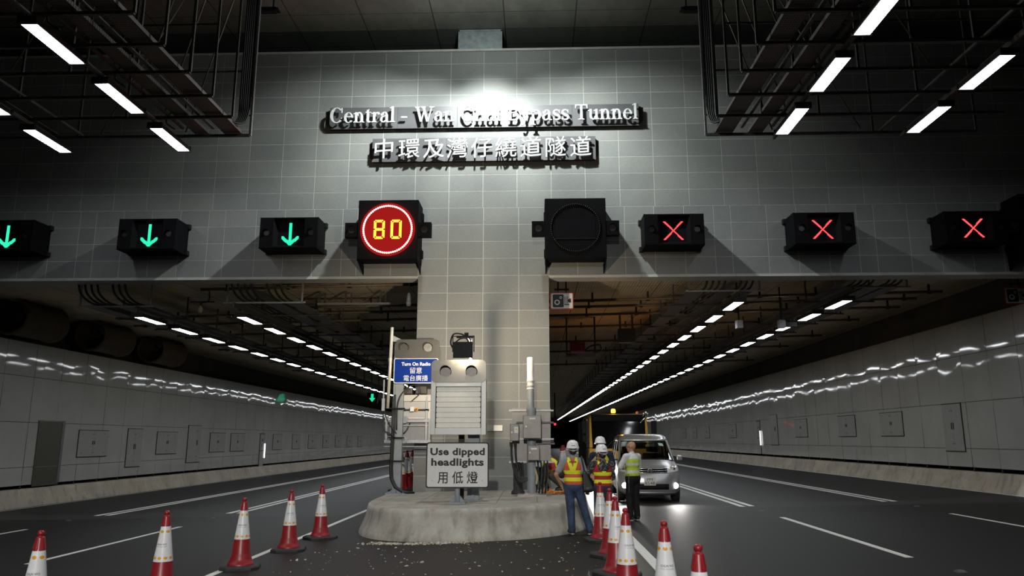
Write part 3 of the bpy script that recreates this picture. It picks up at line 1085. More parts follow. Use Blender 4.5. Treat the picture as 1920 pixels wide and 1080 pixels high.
t = thing('signal_column', 'grey painted steel column with black cables at the left end of the island', 'column', (X0, 18.55, igz(X0)))
m = MB(); m.box(-.10, .10, -.09, .09, 0, 3.55); m.box(-.15, .0, -.08, .06, 2.2, 3.67); m.box(-.15, .12, -.08, -.06, 3.62, 3.67); m.build('shaft', POSTG, t, .008)
m = MB(); post_base(m, 0, 0, 0, .24); m.build('base_plate', POSTG, t)
m = MB()
for k, q in enumerate((-.13, -.095)):
    m.tube([(q, -.11, 2.25 + .1 * k), (q, -.115, 1.5), (q - .02, -.115, .6), (q, -.12, .35), (q + .10, -.14, .16), (q + .3, -.16, .05), (q + .55, -.18, .03)], .033 - .008 * k, 8)
m.tube(spline([(.24, -.05, 2.55), (.05, -.1, 2.35), (-.03, -.12, 2.05), (-.03, -.12, 1.5)], 5), .018)
m.tube(spline([(.30, .0, 2.2), (.5, 0, 2.4), (.42, 0, 2.6), (.1, -.05, 2.5)], 5), .012); m.build('cable', CABLE, t)
m = MB()
for z in (.75, 1.10 + .2, 2.0): m.box(-.22, .16, -.16, -.10, z, z + .03)
m.build('cable_clamp', BLACK, t)
t = thing('detector_mast', 'thin pale tube mast with a bracket arm beside the grey column', 'mast', (-3.60, 18.45, 2.30))
m = MB(); m.tube([(-.03, 0, .2), (.0, 0, 1.2), (0.02, 0, 2.2)], .04, 10); m.cyl((.0, 0, 1.35), (.0, 0, 1.43), .048, n=10); m.build('tube', plain('pale_tube', (.62, .60, .52), .35, .2, var=.08), t)
m = MB(); m.hexa([(.04, -.01, 1.85), (.04, .01, 1.85), (.04, .01, 2.0), (.04, -.01, 2.0)], [(.42, -.01, 1.78), (.42, .01, 1.78), (.42, .01, 1.82), (.42, -.01, 1.82)]); m.box(.22, .56, -.03, .03, 1.71, 1.74); m.box(.28, .56, -.05, .05, 1.62, 1.70); m.build('bracket_arm', GALV, t)
m = MB(); m.box(-.17, -.10, -.04, .04, .14, .44); m.box(-.15, -.12, -.02, .02, .44, .9); m.build('junction_box', GALV, t)
m = MB(); m.tube(spline([(-.14, 0, .14), (-.1, -.02, -.3), (.05, -.05, -.4), (.2, -.1, -.5)], 5), .014); m.tube(spline([(-.12, 0, .14), (-.02, -.02, -.1), (.05, -.05, -.2), (.22, -.1, -.4)], 5), .014); m.build('cable', CABLE, t)

t = thing('control_cabinet', 'pale equipment cabinet on a grey frame behind the left column', 'cabinet', (-3.10, 18.68, 1.70))
m = MB(); m.box(-.24, .50, -.02, .30, .55, 1.14); m.box(-.24, .5, -.06, .0, .98, 1.12); m.build('body', plain('pale_cabinet', (.60, .58, .56), .45, var=.05), t, .006)
m = MB(); m.box(-.18, .38, -.03, -.018, .60, .96); m.build('door', plain('lilac_grey_door', (.46, .45, .46), .4, var=.05), t)
m = MB(); m.box(-.62, .50, -.02, .26, .02, .54); m.build('lower_box', plain('grey_enclosure', (.24, .24, .26), .45, var=.1), t)
m = MB()
for z in (.0, .50): m.box(-.62, .52, -.08, -.01, z - .03, z + .04); m.box(-.62, .5, -.06, -.02, z - .12, z - .10)
m.box(-.60, -.55, -.07, -.02, .0, .6); m.box(-.48, -.42, -.07, -.02, .0, .6); m.box(.38, .43, -.07, -.02, 0, 1.1); m.box(.46, .50, -.07, -.02, 0, .56); m.build('frame', GALV, t)
m = MB(); m.box(-.16, .46, -.07, -.03, .755, .79); m.build('din_rail', DARKM, t)
m = MB(); m.box(.0, .10, -.11, -.03, .73, .84); m.build('switch_box', WHITEINK, t, .01)
m = MB(); m.cyl((.16, -.03, .785), (.16, -.10, .785), .042, n=16); m.build('emergency_stop', plain('yellow_collar', (.75, .55, .02), .4), t)
m = MB(); m.cyl((.16, -.10, .785), (.16, -.125, .785), .025, n=14); m.build('stop_button', plain('red_button', (.6, .03, .02), .35), t)
m = MB(); m.box(-.23, .02, .02, .2, 1.16, 1.32); m.box(.1, .38, .0, .2, 1.16, 1.36); m.build('top_unit', BEACON2, t, .02)
m = MB(); m.cyl((-.13, -.10, .53), (-.13, -.02, .53), .09, n=12); m.cyl((-.13, -.10, .05), (-.13, -.02, .05), .09, n=12); m.build('clamp', POSTG, t)
m = MB(); m.tube(spline([(0.0, -.04, .45), (-.1, -.06, .25), (-.25, -.07, .15)], 5), .015); m.build('cable', CABLE, t)

# right pole with cabinets
X1 = -.11
t = thing('equipment_pole', 'grey pole with a white cylinder antenna on top, right side of the island', 'pole', (X1, 16.95, igz(X1)))
z = igz(X1)
m = MB(); m.cyl((0, 0, 0), (0, 0, 1.9), .098, n=20); m.cyl((-.01, 0, 1.9), (-.012, 0, 2.4), .078, n=18); m.cyl((0, 0, 1.82), (0, 0, 1.9), .105, n=20); m.build('shaft', POSTG, t)
m = MB(); m.lathe([(.0, 2.32), (.085, 2.33), (.085, 2.36), (.075, 2.37), (.075, 2.50), (.085, 2.51), (.085, 2.535), (.078, 2.56), (.077, 2.72), (.079, 2.73), (.079, 3.03), (.07, 3.05), (0, 3.055)], 20, 0, (-.012, 0, -.02)); m.build('antenna', WHITEINK, t)
m = MB()
for a, q in ((2.40, .055), (2.50, .04)): m.cyl((-.012, 0, a - .03), (-.012, 0, a), .088, n=18)
m.build('antenna_band', plain('beige_band', (.45, .42, .36), .5), t)
m = MB(); m.box(-.30, .32, -.24, .24, -.03, .035); m.lathe([(.2, .0), (.17, .05), (.12, .07), (.1, .06)], 14); m.build('plinth', ISL, t)
m = MB(); m.box(-.03, .03, -.105, -.09, 1.655, 1.69); m.build('blue_tag', BLUE, t)
m = MB(); m.tube(spline([(.06, -.03, .6), (.12, -.05, .4), (.1, -.1, .25)], 4), .03); m.build('strap', plain('yellowed_strap', (.4, .36, .2), .6), t)
t = thing('cabinet_rack', 'steel back plate on slotted rails behind the right pole', 'cabinet', (X1, 17.10, z))
m = MB(); m.box(-.43, .43, 0, .05, .98, 1.90); m.box(-.40, .43, .0, .05, .72, 0.98); m.build('back_plate', STEEL, t)
for q in (1.83, 1.20, .70):
    m = MB(); m.box(-.50, -.11, -.03, .0, q, q + .035); m.build('rail', GALV, t)
    m = MB(); m.box(.11, .50, -.03, 0, q, q + .035)
    for k in range(6): m.box(.16 + k * .055, .19 + k * .055, -.032, -.03, q + .01, q + .025)
    m.build('rail', GALV, t)
m = MB(); m.box(-.34, .5, -.04, -.01, 1.56, 1.60); m.box(.12, .52, -.04, -.01, 1.10, 1.14); m.box(.12, .5, -.04, -.01, 1.16, 1.18); m.build('bracket', DGALV, t)
def cab(label, x, y, z0, w, h, d, handle, sticker=False, plate=True):
    t = thing('junction_cabinet', label, 'cabinet', (x, y, z0))
    m = MB(); m.box(-w / 2, w / 2, -d, 0, 0, h); m.build('body', STEEL, t, .008)
    m = MB(); m.box(-w / 2 + .012, w / 2 - .012, -d - .012, -d, .012, h - .012); dr = m.build('door', STEEL, t, .004)
    m = MB(); m.cyl((handle, -d - .012, h * .52), (handle, -d - .04, h * .52), .018, n=10); m.box(handle - .012, handle + .012, -d - .05, -d - .03, h * .46, h * .54); m.build('handle', ALU, dr)
    if plate: m = MB(); m.box(-.06, .07, -d - .016, -d - .012, h - .09, h - .055); m.build('name_tag', WHITEINK, dr)
    if sticker:
        m = MB(); m.box(-.005, .085, -d - .016, -d - .012, h * .48, h * .84); s = m.build('sticker', WHITEINK, dr)
        m = MB(); m.add([(.01, -d - .0175, h * .66), (.07, -d - .0175, h * .66), (.04, -d - .0175, h * .78)], [(0, 1, 2)]); m.build('warning_triangle', plain('warning_yellow', (.75, .6, .02), .5), s)
    return t
cab('large square steel cabinet clamped to the right pole', X1 + .02, 16.84, 1.775, .40, .50, .20, -.13)
cab('smaller steel cabinet low on the right pole, below the large one', X1 + .05, 16.84, 1.31, .26, .32, .18, -.08)
cab('narrow steel cabinet with a yellow warning triangle, left of the right pole', X1 - .37, 17.02, 1.72, .20, .37, .16, -.06, True, False)
t = thing('cable_bundle', 'black cables looping down from the steel cabinets behind the right pole', 'cables', (X1, 17.05, z))
for k in range(9):
    rr = random.Random(k)
    if k < 5:
        x0 = (-.45, -.36, -.30, -.26, -.20)[k]; zz = (1.13, 1.13, .72, .72, .72)[k]
        pts = [(x0, -.12, zz), (x0 + .02, -.13, zz - .35), (x0 + .08 - .12 * (k > 1), -.14, .52), (-.25, -.15, .30 + .03 * k), (-.05, -.13, .36)]
    else:
        x0 = .14 + .07 * (k - 5); pts = [(x0, .02, .75), (x0 + .01, .02, .5), (x0 - .02, .05, .25), (x0 - .05, .1, .02)]
    m = MB(); m.tube(spline(pts, 6), .022 if k < 2 else .018, 8); m.build('cable', CABLE, t)
m = MB(); m.cyl((-.45, -.12, 1.06), (-.45, -.12, 1.15), .032, n=10); m.cyl((-.36, -.12, 1.06), (-.36, -.12, 1.15), .032, n=10); m.build('gland', RUB, t)
t = thing('bollard', 'dark squat post standing behind the cable loops', 'post', (-.42, 17.6, igz(-.4)))
m = MB(); m.lathe([(.16, 0), (.15, .06), (.11, .10), (.11, .95), (.09, 1.0), (0, 1.01)], 18); m.build('shaft', DARKM, t)

t = thing('wall_tag', 'small two-tone grey plate fixed on the tiled pier beside the shutter sign', 'plate', (-1.03, WY - .012, 1.96))
m = MB(); m.box(-.19, -.03, -.04, 0, 0, .15); m.build('dark_half', POSTG, t)
m = MB(); m.box(-.03, .19, -.05, 0, 0.005, .145); m.build('pale_half', CREAM, t)
# ------------------------------------------------------------------ approach luminaires and cable racks
def luminaire(name, L, W, glass, rod=0):
    t = thing(name, 'x', 'light')
    m = MB(); m.box(-W / 2 - .02, W / 2 + .02, -L / 2, L / 2, .0, .09); m.box(-W / 2 - .035, W / 2 + .035, -L / 2 - .05, -L / 2, -.02, .11); m.box(-W / 2 - .035, W / 2 + .035, L / 2, L / 2 + .05, -.02, .11)
    if rod:
        for q in (-.5, .5): m.cyl((0, q * L, .08), (0, q * L, rod), .012, n=6)
    m.build('housing', DARKM, t)
    m = MB(); m.add([(-W / 2, -L / 2, -.004), (-W / 2, L / 2, -.004), (W / 2, L / 2, -.004), (W / 2, -L / 2, -.004)], [(0, 1, 2, 3)])
    m.build('diffuser', glass, t)
    return t


LZ = 8.58
LROWS = [('inner left', -8.46), ('outer left', -11.36), ('inner right', 5.64), ('outer right', 8.58)]
proto = None
for rn, x in LROWS:
    y0 = 16.12 if x < 0 else 15.55
    for k in range(9):
        lab = f'strip luminaire on the {rn} overhead row, {ordw(k)} from the tiled wall'
        if proto is None:
            proto = luminaire('strip_luminaire', 1.36, .27, LUMI); o = proto
            o.location = (x, y0, LZ)
        else:
            o = dup(proto, (x, y0 - 2.14 * k, LZ))
        o['label'] = lab; o['group'] = 'strip luminaires over the approach'

t = thing('high_bay_lamp', 'round high-bay lamp on the ceiling shining down the name boards', 'light', (-1.25, 15.9, 12.70))
m = MB(); m.lathe([(.10, .42), (.12, .25), (.26, .05), (.27, .0)], 24, cap=False); m.cyl((0, 0, .3), (0, 0, .42), .06); m.build('reflector', DARKM, t)
m = MB(); m.cyl((0, 0, .14), (0, 0, .145), .15, n=20); m.build('lamp_disc', glow('high_bay_glass', (.9, 1, .95), 8), t)
t = thing('front_fill_lamp', 'added unseen fill lamp behind the camera, aimed at the island', 'floodlight', (-1.0, -13.5, 9.0))  # made-up housing for the added front fill beam
m = MB(); m.M = Matrix.Rotation(R(-17), 4, 'X'); m.box(-.4, .4, -.12, .12, -.3, .3); m.build('housing', DARKM, t, .02)
m = MB(); m.M = Matrix.Rotation(R(-17), 4, 'X'); m.box(-.35, .35, .12, .125, -.25, .25); m.build('glass', glow('front_fill_glass', (1, .97, .92), 8), t)
m = MB(); m.box(-.05, .05, -.5, -.1, -.05, .05); m.build('bracket', DARKM, t)


def cable_rack(label, xe, xi, sgn, yend, rows):
    """trapeze frames hung from the ceiling; xe = inner edge near the centre line, xi = outer edge"""
    t = thing('cable_rack', label, 'cable rack', (xe, yend, 8.80))
    n = 18
    for q in rows:
        m = MB(); m.box(q - xe - .03, q - xe + .03, -17.8, .05, -.115, -.03); m.build('light_rail', DGALV, t)
    for k in range(n):
        y = -1.04 * k
        m = MB()
        w = xi - xe
        m.box(0, w, y - .03, y + .03, -.03, .03)                      # bottom rail
        if k % 2 == 0: m.box(0, w, y - .02, y + .02, 1.62, 1.66)
        for f in (0, .16, .36, .62, 1.0):
            xx = w * f
            if f == 0 or (k + int(f * 10)) % 2 == 0: m.box(xx - .022, xx + .022, y - .022, y + .022, 0, 4.3)
        m.build('trapeze_frame', DGALV, t)
    m = MB()
    for k in range(0, n - 1, 1):
        y = -1.04 * k
        a = Vector((sgn * 1.55, y, .1)); c = Vector((0.0, y - 1.04, 3.6))
        m.tube([a, c], .018, 5)
        if k % 3 == 0: m.tube([Vector((sgn * 3.6, y, .1)), Vector((sgn * 1.6, y, 4.2))], .016, 5)
    m.build('brace', plain('brown_brace', (.20, .16, .13), .5, .3, var=.2), t)
    for (a, c, nm) in ((.22, .62, 'cable_tray'), (1.0, 1.32, 'cable_tray')):
        m = MB()
        m.box(sgn * a, sgn * c, -18, .1, .06, .075); m.box(sgn * a - .008, sgn * a + .008, -12, .1, .06, .14); m.box(sgn * c - .008, sgn * c + .008, -12, .1, .06, .14)
        m.build(nm, PERF, t)
    m = MB(); m.box(sgn * .74, sgn * .80, -12, -.25, .05, .10); m.box(sgn * 1.42, sgn * 1.47, -12, -.35, .02, .07); m.box(sgn * 4.0, sgn * 4.05, -12, .0, .02, .07); m.box(sgn * 4.6, sgn * 4.9, -12, 0, .06, .08); m.build('support_rail', DGALV, t)
    # riser with cables at the inner corner
    m = MB(); m.box(-.02, .02, .02, .06, 0, 4.3); m.box(sgn * .30, sgn * .33, .02, .06, .3, 4.3)
    for z in range(11): m.box(min(0, sgn * .32), max(0, sgn * .32), .02, .05, .5 + .38 * z, .53 + .38 * z)
    m.box(min(sgn * .02, sgn * .3), max(sgn * .02, sgn * .3), .05, .06, 1.0, 4.3)
    m.build('riser_ladder', GALV, t)
    m = MB()
    for k in range(6):
        x = sgn * (.06 + .042 * k)
        m.tube(spline([(x, .0 - .01 * k, 4.3), (x, -.01 * k, 1.2), (x, -.03, .55), (x + sgn * .05, -.25, .20), (x + sgn * .2, -.8, .12), (x + sgn * .22, -3, .1)], 5), .022, 6)
    m.build('riser_cable', CABLE, t)
    for k in range(6):
        y = -2.14 * k - .2
        m = MB(); m.tube(spline([(sgn * 1.3, y - .4, .1), (sgn * 1.55, y - .5, .28), (sgn * 1.75, y - .35, .12), (sgn * 1.6, y - .2, .0)], 5), .02, 6); m.build('loop_cable', CABLE, t)
    m = MB(); m.box(sgn * -.36, sgn * .02, .1, .24, 3.3, 3.42); m.box(sgn * -.42, sgn * -.30, .1, .3, 3.36, 3.40); m.box(sgn * -.30, sgn * -.27, .14, .18, 3.42, 4.3); m.build('end_clamp', BLACK, t)
    return t


def m_perf():
    t = NT('perforated_tray'); v = t.coord(); s = t.sep(v)
    def band(x, p): return t.math('LESS_THAN', t.math('FRACT', t.math('DIVIDE', x, p), 0), .45)
    h = t.math('MULTIPLY', band(s[0], .05), band(s[1], .07))
    c = t.mix(h, (.15, .13, .125), (.03, .027, .026))
    return t.bsdf(c, .55, .3)


PERF = m_perf()
cable_rack('hanging steel cable rack under the ceiling, left side', -6.72, -13.4, -1, 16.45, (-8.46, -11.36))
cable_rack('hanging steel cable rack under the ceiling, right side', 4.05, 10.3, 1, 16.75, (5.64, 8.58))

# ------------------------------------------------------------------ tunnel luminaires: the nearest with parts, the far ones tiny
TROW = [('outer row in left tunnel', -11.0, 20.8, 2.15), ('inner row in left tunnel', -8.28, 21.2, 2.15),
        ('inner row in right tunnel', 5.53, 20.8, 2.2), ('outer row in right tunnel', 8.52, 21.0, 2.2)]
near = luminaire('tunnel_luminaire', 1.36, .26, TLUMI, .22)
fm = MB(); fm.box(-.15, .15, -.72, .72, .0, .1, 0); fm.box(-.01, .01, -.6, -.58, .1, .22); fm.box(-.01, .01, .58, .6, .1, .22)
fm.add([(-.13, -.68, -.004), (-.13, .68, -.004), (.13, .68, -.004), (.13, -.68, -.004)], [(0, 1, 2, 3)], 1)
far_me = fm.mesh('tunnel_luminaire', [DARKM, TLUMI])
used = False
KX = {-11.0: .0, -8.28: .0, 5.53: -.012, 8.52: -.012}
for rn, x, y0, st in TROW:
    for k in range(62):
        y = y0 + st * k
        xx = x + KX[x] * (y - 20)
        z = 5.30 + gz(xx)
        g = 'luminaires, ' + rn
        if k < 16:
            if not used: o = near; o.location = (xx, y, z); used = True
            else: o = dup(near, (xx, y, z))
        else:
            o = bpy.data.objects.new('tunnel_luminaire', far_me); C.objects.link(o); o.location = (xx, y, z); o['category'] = 'light'
        o['label'] = f'strip luminaire, {ordw(k)} from the portal, {rn}'
        o['group'] = g

# cable trays over the luminaire rows
def tunnel_tray(label, xc, w, xl, k):
    t = thing('tunnel_cable_tray', label, 'cable tray', (xc, 20.2, 5.62 + gz(xc)))
    for (a, c) in ((-w / 2, -w / 2 + .45), (-.1, .35), (w / 2 - .5, w / 2 - .1)):
        m = MB(); m.hexa([(a, .1, .03), (c, .1, .03), (c, .1, .05), (a, .1, .05)], [(a + k * 90, 90, .03), (c + k * 90, 90, .03), (c + k * 90, 90, .05), (a + k * 90, 90, .05)]); m.build('tray', PERF, t)
    zl = 5.30 + gz(xl) + .20 - (5.62 + gz(xc)); a = xl - xc - .02; c = xl - xc + .02
    m = MB(); m.hexa([(a, -.2, zl), (c, -.2, zl), (c, -.2, -.02), (a, -.2, -.02)], [(a + k * 138, 138, zl), (c + k * 138, 138, zl), (c + k * 138, 138, -.02), (a + k * 138, 138, -.02)]); m.build('light_rail', DGALV, t)
    for i in range(30):
        y = 2.2 * i
        m = MB(); m.box(-w / 2 - .1 + k * y, w / 2 + .1 + k * y, y - .02, y + .02, -.02, .02)
        for s in (-1, 1): m.box(s * w / 2 - .02 + k * y, s * w / 2 + .02 + k * y, y - .02, y + .02, 0, .66 + s * w * .01)
        m.build('hanger', GALV if i == 0 else DGALV, t)
    for i in range(7):
        x = -w * .32 + i * w * .085 + (.25 if i > 3 else 0)
        m = MB(); m.tube(spline([(x, -.75, .55), (x + .02, -.62, .25), (x + .05, -.2, .08), (x + .06, .5, .07), (x + .06, 4, .07)], 5), .03, 6); m.build('cable', CABLE, t)
    return t


tunnel_tray('cable tray on trapeze hangers above the outer lights of the left tunnel', -11.7, 2.0, -11.0, 0)
tunnel_tray('cable tray on trapeze hangers above the inner lights of the left tunnel', -7.5, 2.1, -8.28, 0)
tunnel_tray('cable tray on trapeze hangers above the inner lights of the right tunnel', 5.15, 1.9, 5.53, -.012)
tunnel_tray('cable tray on trapeze hangers above the outer lights of the right tunnel', 9.1, 1.9, 8.52, -.012)

# pipes across the soffit
for side, (xa, xb) in (('left', (-14.6, -3.1)), ('right', (0.4, 12.7))):
    for k, y in enumerate((20.6, 23.4, 25.0, 26.2, 29.5, 33.5, 38.0, 44.0)):
        t = thing('soffit_pipe', f'dark pipe across the soffit of the {side} tunnel, {ordw(k)} from the portal', 'pipe', ((xa + xb) / 2, y, 6.28 + gz((xa + xb) / 2)), group=f'pipes across the {side} tunnel soffit')
        xc = (xa + xb) / 2
        lo = -9.5 if side == 'left' and k < 2 else (-14.4 if side == 'left' else xa)
        drop = .16 if k % 2 == 0 else .24
        m = MB(); m.tube([(lo - xc, 0, -drop + gz(lo - xc)), (xb - xc, 0, -drop + gz(xb - xc))], .045, 8); m.build('pipe', plain('brown_pipe', (.16, .12, .085), .5, .2, var=.2), t)
        q = xb - xc - .4
        i = 0
        while q > lo - xc and i < 8:
            m = MB(); m.box(q - .03, q + .03, -.02, .02, -drop + gz(q) - .06, gz(q) + .0); m.box(q - .06, q + .06, -.04, .04, -drop - .06 + gz(q), -drop + gz(q) - .04); m.build('bracket', DARKM, t)
            q -= 1.75; i += 1

t = thing('strut_rail', 'pale strut rail on short hangers below the soffit of the left tunnel', 'rail', (-5.2, 22.0, 5.72))
m = MB(); m.box(-1.35, 1.1, -.03, .03, .0, .06); m.hexa([(1.1, -.03, 0), (1.1, .03, 0), (1.1, .03, .06), (1.1, -.03, .06)], [(1.95, -.03, .25), (1.95, .03, .25), (1.95, .03, .31), (1.95, -.03, .31)]); m.build('rail', GALV, t)
for q in (-1.3, -.5, .55):
    m = MB(); m.box(q - .025, q + .025, -.02, .02, .05, .42); m.box(q + .12, q + .15, .1, .14, .0, .40); m.build('hanger', DGALV, t)
    m = MB(); m.tube([(q, 0, .4), (q - .55, .1, .15)], .015, 5); m.build('stay', DGALV, t)

t = thing('dome_camera', 'white hanging camera under the soffit beside the left face of the pier', 'camera', (-3.50, 20.3, 5.35))
m = MB(); m.lathe([(.0, 0), (.05, .01), (.075, .08), (.075, .12), (.06, .14), (.065, .2), (.05, .32), (.015, .45), (.015, .72)], 16); m.build('body', ALU, t)
m = MB(); m.ball((0, 0, .05), .06, 12, 8); m.build('dome', LENS, t)
m = MB(); m.box(-.3, .08, -.03, .03, .72, .80); m.box(-.28, -.22, -.03, .03, .80, .87); m.build('mount', DGALV, t)
t = thing('horn_speaker', 'small pale horn speaker hanging between the two left light rows', 'speaker', (-9.75, 21.2, 5.47))
m = MB(); m.ball((0, 0, 0), (.07, .09, .12), 12, 8); m.build('horn', plain('cream_horn', (.5, .44, .34), .5), t)
m = MB(); m.tube(spline([(0, 0, .1), (.05, 0, .2), (.2, 0, .22), (.25, 0, .35), (.2, 0, .7)], 4), .02); m.box(-.3, .4, -.02, .02, .2, .23); m.build('mount', DARKM, t)

def camera_sign(label, x, y, z, hz):
    t = thing('camera_sign', label, 'sign', (x, y, z))
    W, H = .63, .46
    m = MB(); m.prism(rounded(W, H, .04), -.012, 0); b1 = m.build('red_border', plain('sign_red', (.50, .012, .02), .45), t)
    m = MB(); m.prism(rounded(W - .05, H - .05, .025), -.016, -.012); m.build('sign_face', WHITE, t)
    m = MB(); m.prism([(q + -.10, h) for q, h in rounded(.30, .36, .03)], -.02, -.016)
    for q in (-.02, .05, .12): m.box(.07 + .04 * ((q + .02) / .07), .085 + .04 * ((q + .02) / .07), -.02, -.016, -.12 + .03, .12)
    m.box(.07, .20, -.02, -.016, -.12, -.095); m.box(.19, .25, -.02, -.016, -.05, .06); m.box(.165, .20, -.02, -.016, -.03, .04); m.build('camera_symbol', INK, t)
    m = MB()
    def ringp(cx, cz, r0, r1, n=18):
        vs = []
        for i in range(n):
            a = 2 * PI * i / n
            for r in (r0, r1): vs.append((cx + r * math.cos(a), -.022, cz + r * math.sin(a)))
        m.add(vs, [(2 * i, 2 * ((i + 1) % n), 2 * ((i + 1) % n) + 1, 2 * i + 1) for i in range(n)])
    ringp(-.13, -.04, .045, .075); ringp(-.03, .09, .02, .036); m.build('lens_ring', WHITE, t)
    m = MB(); m.box(-.12, -.08, .0, .03, .2, hz); m.box(.1, .14, 0, .03, .2, hz); m.box(-.2, .2, 0, .04, .30, .34); m.build('hanger', DARKM, t)
    return t


camera_sign('red-bordered camera sign hung beside the right face of the pier', .72, 20.15, 5.46, .835)
camera_sign('red-bordered camera sign at the far right edge, high under the lintel', 13.16, 20.6, 5.62, .92)

# soffit boxes in the right tunnel
t = thing('hose_box', 'dark red equipment box in a bracket on the right tunnel soffit', 'box', (1.65, 28.2, 5.05))
m = MB(); m.box(-.35, .20, -.1, .2, -.12, .30); m.build('box', plain('dull_red_box', (.16, .02, .012), .5), t)
m = MB(); m.box(-.5, .6, -.15, .25, -.22, -.13); m.box(-.5, -.46, -.1, .2, -.2, 1.25); m.box(.56, .6, -.1, .2, -.2, 1.26); m.build('bracket', DARKM, t)
m = MB(); m.tube(spline([(.2, 0, .0), (.4, 0, .15), (.75, 0, .2), (.8, 0, .0), (.6, 0, -.1)], 5), .03); m.build('hose', CABLE, t)
t = thing('soffit_box', 'grey box hanging from the right tunnel soffit', 'box', (3.35, 27.6, 5.45))
m = MB(); m.box(-.3, .3, -.2, .2, -.2, .3); m.box(-.25, -.2, -.1, .1, .3, .89); m.box(.2, .25, -.1, .1, .3, .9); m.build('box', DGALV, t)
for k, x in enumerate((6.3, 7.6)):
    t = thing('projector_unit', ['white-fronted camera unit between the right light rows, left one', 'white-fronted camera unit between the right light rows, right one'][k], 'camera', (x, 23.2, 5.25), group='camera units between the right light rows')
    m = MB(); m.box(-.09, .09, -.12, .12, -.12, .12); m.build('front', GALV, t)
    m = MB(); m.box(.09, .45, -.08, .1, -.08, .06); m.box(-.02, .02, -.02, .02, .06, 6.275 + gz(x) - 5.25); m.build('body', DARKM, t)

# jet fans above the left wall
for k, y in enumerate((23.0, 27.2, 31.5)):
    t = thing('jet_fan', f'big dark round fan duct above the left tunnel wall, {ordw(k)} from the portal', 'fan', (-15.95, y, 5.42 + gz(-16) + .35), group='fans above the left wall')
    m = MB(); n = 28
    prof = [(.50, -1.0), (.58, -1.05), (.60, -.95), (.56, -.8), (.56, .8), (.60, .95), (.58, 1.05), (.50, 1.0)]
    vs = []
    for r, yy in prof:
        for i in range(n): vs.append((r * math.cos(2 * PI * i / n), yy, r * math.sin(2 * PI * i / n)))
    fs = [(j * n + i, j * n + (i + 1) % n, (j + 1) * n + (i + 1) % n, (j + 1) * n + i) for j in range(len(prof) - 1) for i in range(n)]
    m.add(vs, fs, 0, True); m.build('duct', plain('brown_duct', (.10, .075, .05), .6, .2, var=.2), t)
    m = MB(); m.ball((0, 0, 0), (.16, .35, .16), 12, 8)
    m.build('hub', DARKM, t)
    for q in range(8):
        a = 2 * PI * q / 8
        m = MB(); m.hexa([(.14 * math.cos(a), -.08, .14 * math.sin(a)), (.14 * math.cos(a + .5), .08, .14 * math.sin(a + .5)), (.14 * math.cos(a + .5), .10, .14 * math.sin(a + .5)), (.14 * math.cos(a), -.06, .14 * math.sin(a))],
               [(.50 * math.cos(a), -.05, .50 * math.sin(a)), (.50 * math.cos(a + .3), .08, .50 * math.sin(a + .3)), (.50 * math.cos(a + .3), .09, .50 * math.sin(a + .3)), (.50 * math.cos(a), -.04, .50 * math.sin(a))])
        m.build('blade', DARKM, t)
    m = MB()
    for s in (-.6, .6): m.box(-.04, .04, s - .04, s + .04, .56, .95)
    m.build('hanger', DARKM, t)

# small signals deep in the tunnels
def deep_signal(label, x, y, z, c, s):
    t = thing('lane_signal', label, 'signal', (x, y, z))
    m = MB(); m.box(-.4, .4, 0, .3, -.4, .4); m.box(-.05, .05, .1, .2, .4, 6.28 + gz(x) - z); m.build('casing', BOXM, t)
    m = MB(); m.prism([(-.24, -.02), (0, -.32), (.24, -.02), (.1, -.02), (.1, .3), (-.1, .3), (-.1, -.02)] if c == GREEN else rounded(.24, .24, .11), -.02, -.0); m.build('lit_symbol', glow('deep_' + c.name, (0.02, 1, .5) if c == GREEN else (1, .02, .03), s), t)
deep_signal('tiny green arrow signal deep in the left tunnel', -12.63, 58.0, 4.92, GREEN, 0.8)
deep_signal('tiny red light signal deep in the right tunnel beside the pier', 1.85, 75.0, 3.25, REDL, 3)

# ------------------------------------------------------------------ wall cabinets
LEAF = plain('satin_cabinet_door', (.40, .40, .375), .2, .0, var=.05, scale=3)


def wall_cabinet(kind, w, z0, z1):
    """built facing -y, centred; later turned towards the road"""
    t = thing('wall_cabinet', 'x', 'cabinet')
    h = z1 - z0
    m = MB()
    for (a, c, d, e) in ((-w / 2 - .018, w / 2 + .018, -.02, 0), (-w / 2 - .018, w / 2 + .018, h, h + .02), (-w / 2 - .012, -w / 2, -.02, h + .02), (w / 2, w / 2 + .012, -.02, h + .02)):
        m.box(a, c, -.012, .012, d, e)
    m.build('frame', DARKM, t)
    cuts = [(-w / 2 + .004, -.004), (.004, w / 2 - .004)] if kind == 'pair' else [(-w / 2 + .004, w * .2 - .004), (w * .2 + .004, w / 2 - .004)]
    for i, (a, c) in enumerate(cuts):
        m = MB(); m.box(a, c, -.02, .01, .004, h - .004); d = m.build('door', LEAF, t)
        hx = (c - .05) if i == 0 else (a + .05)
        m = MB(); m.box(hx - .022, hx + .022, -.03, -.02, h * .46, h * .60); m.build('handle', DARKM, d)
        m = MB()
        for zz in (.15, .85):
            m.cyl((hx - .02, -.026, h * zz), (hx - .02, -.02, h * zz), .016, n=8)
            if w > 1.3: m.cyl(((a * .75 + c * .25) if i == 0 else (a * .25 + c * .75), -.026, h * (zz * 1.05 - .02)), ((a * .75 + c * .25) if i == 0 else (a * .25 + c * .75), -.02, h * (zz * 1.05 - .02)), .014, n=8)
        m.build('lock', DARKM, d)
    return t


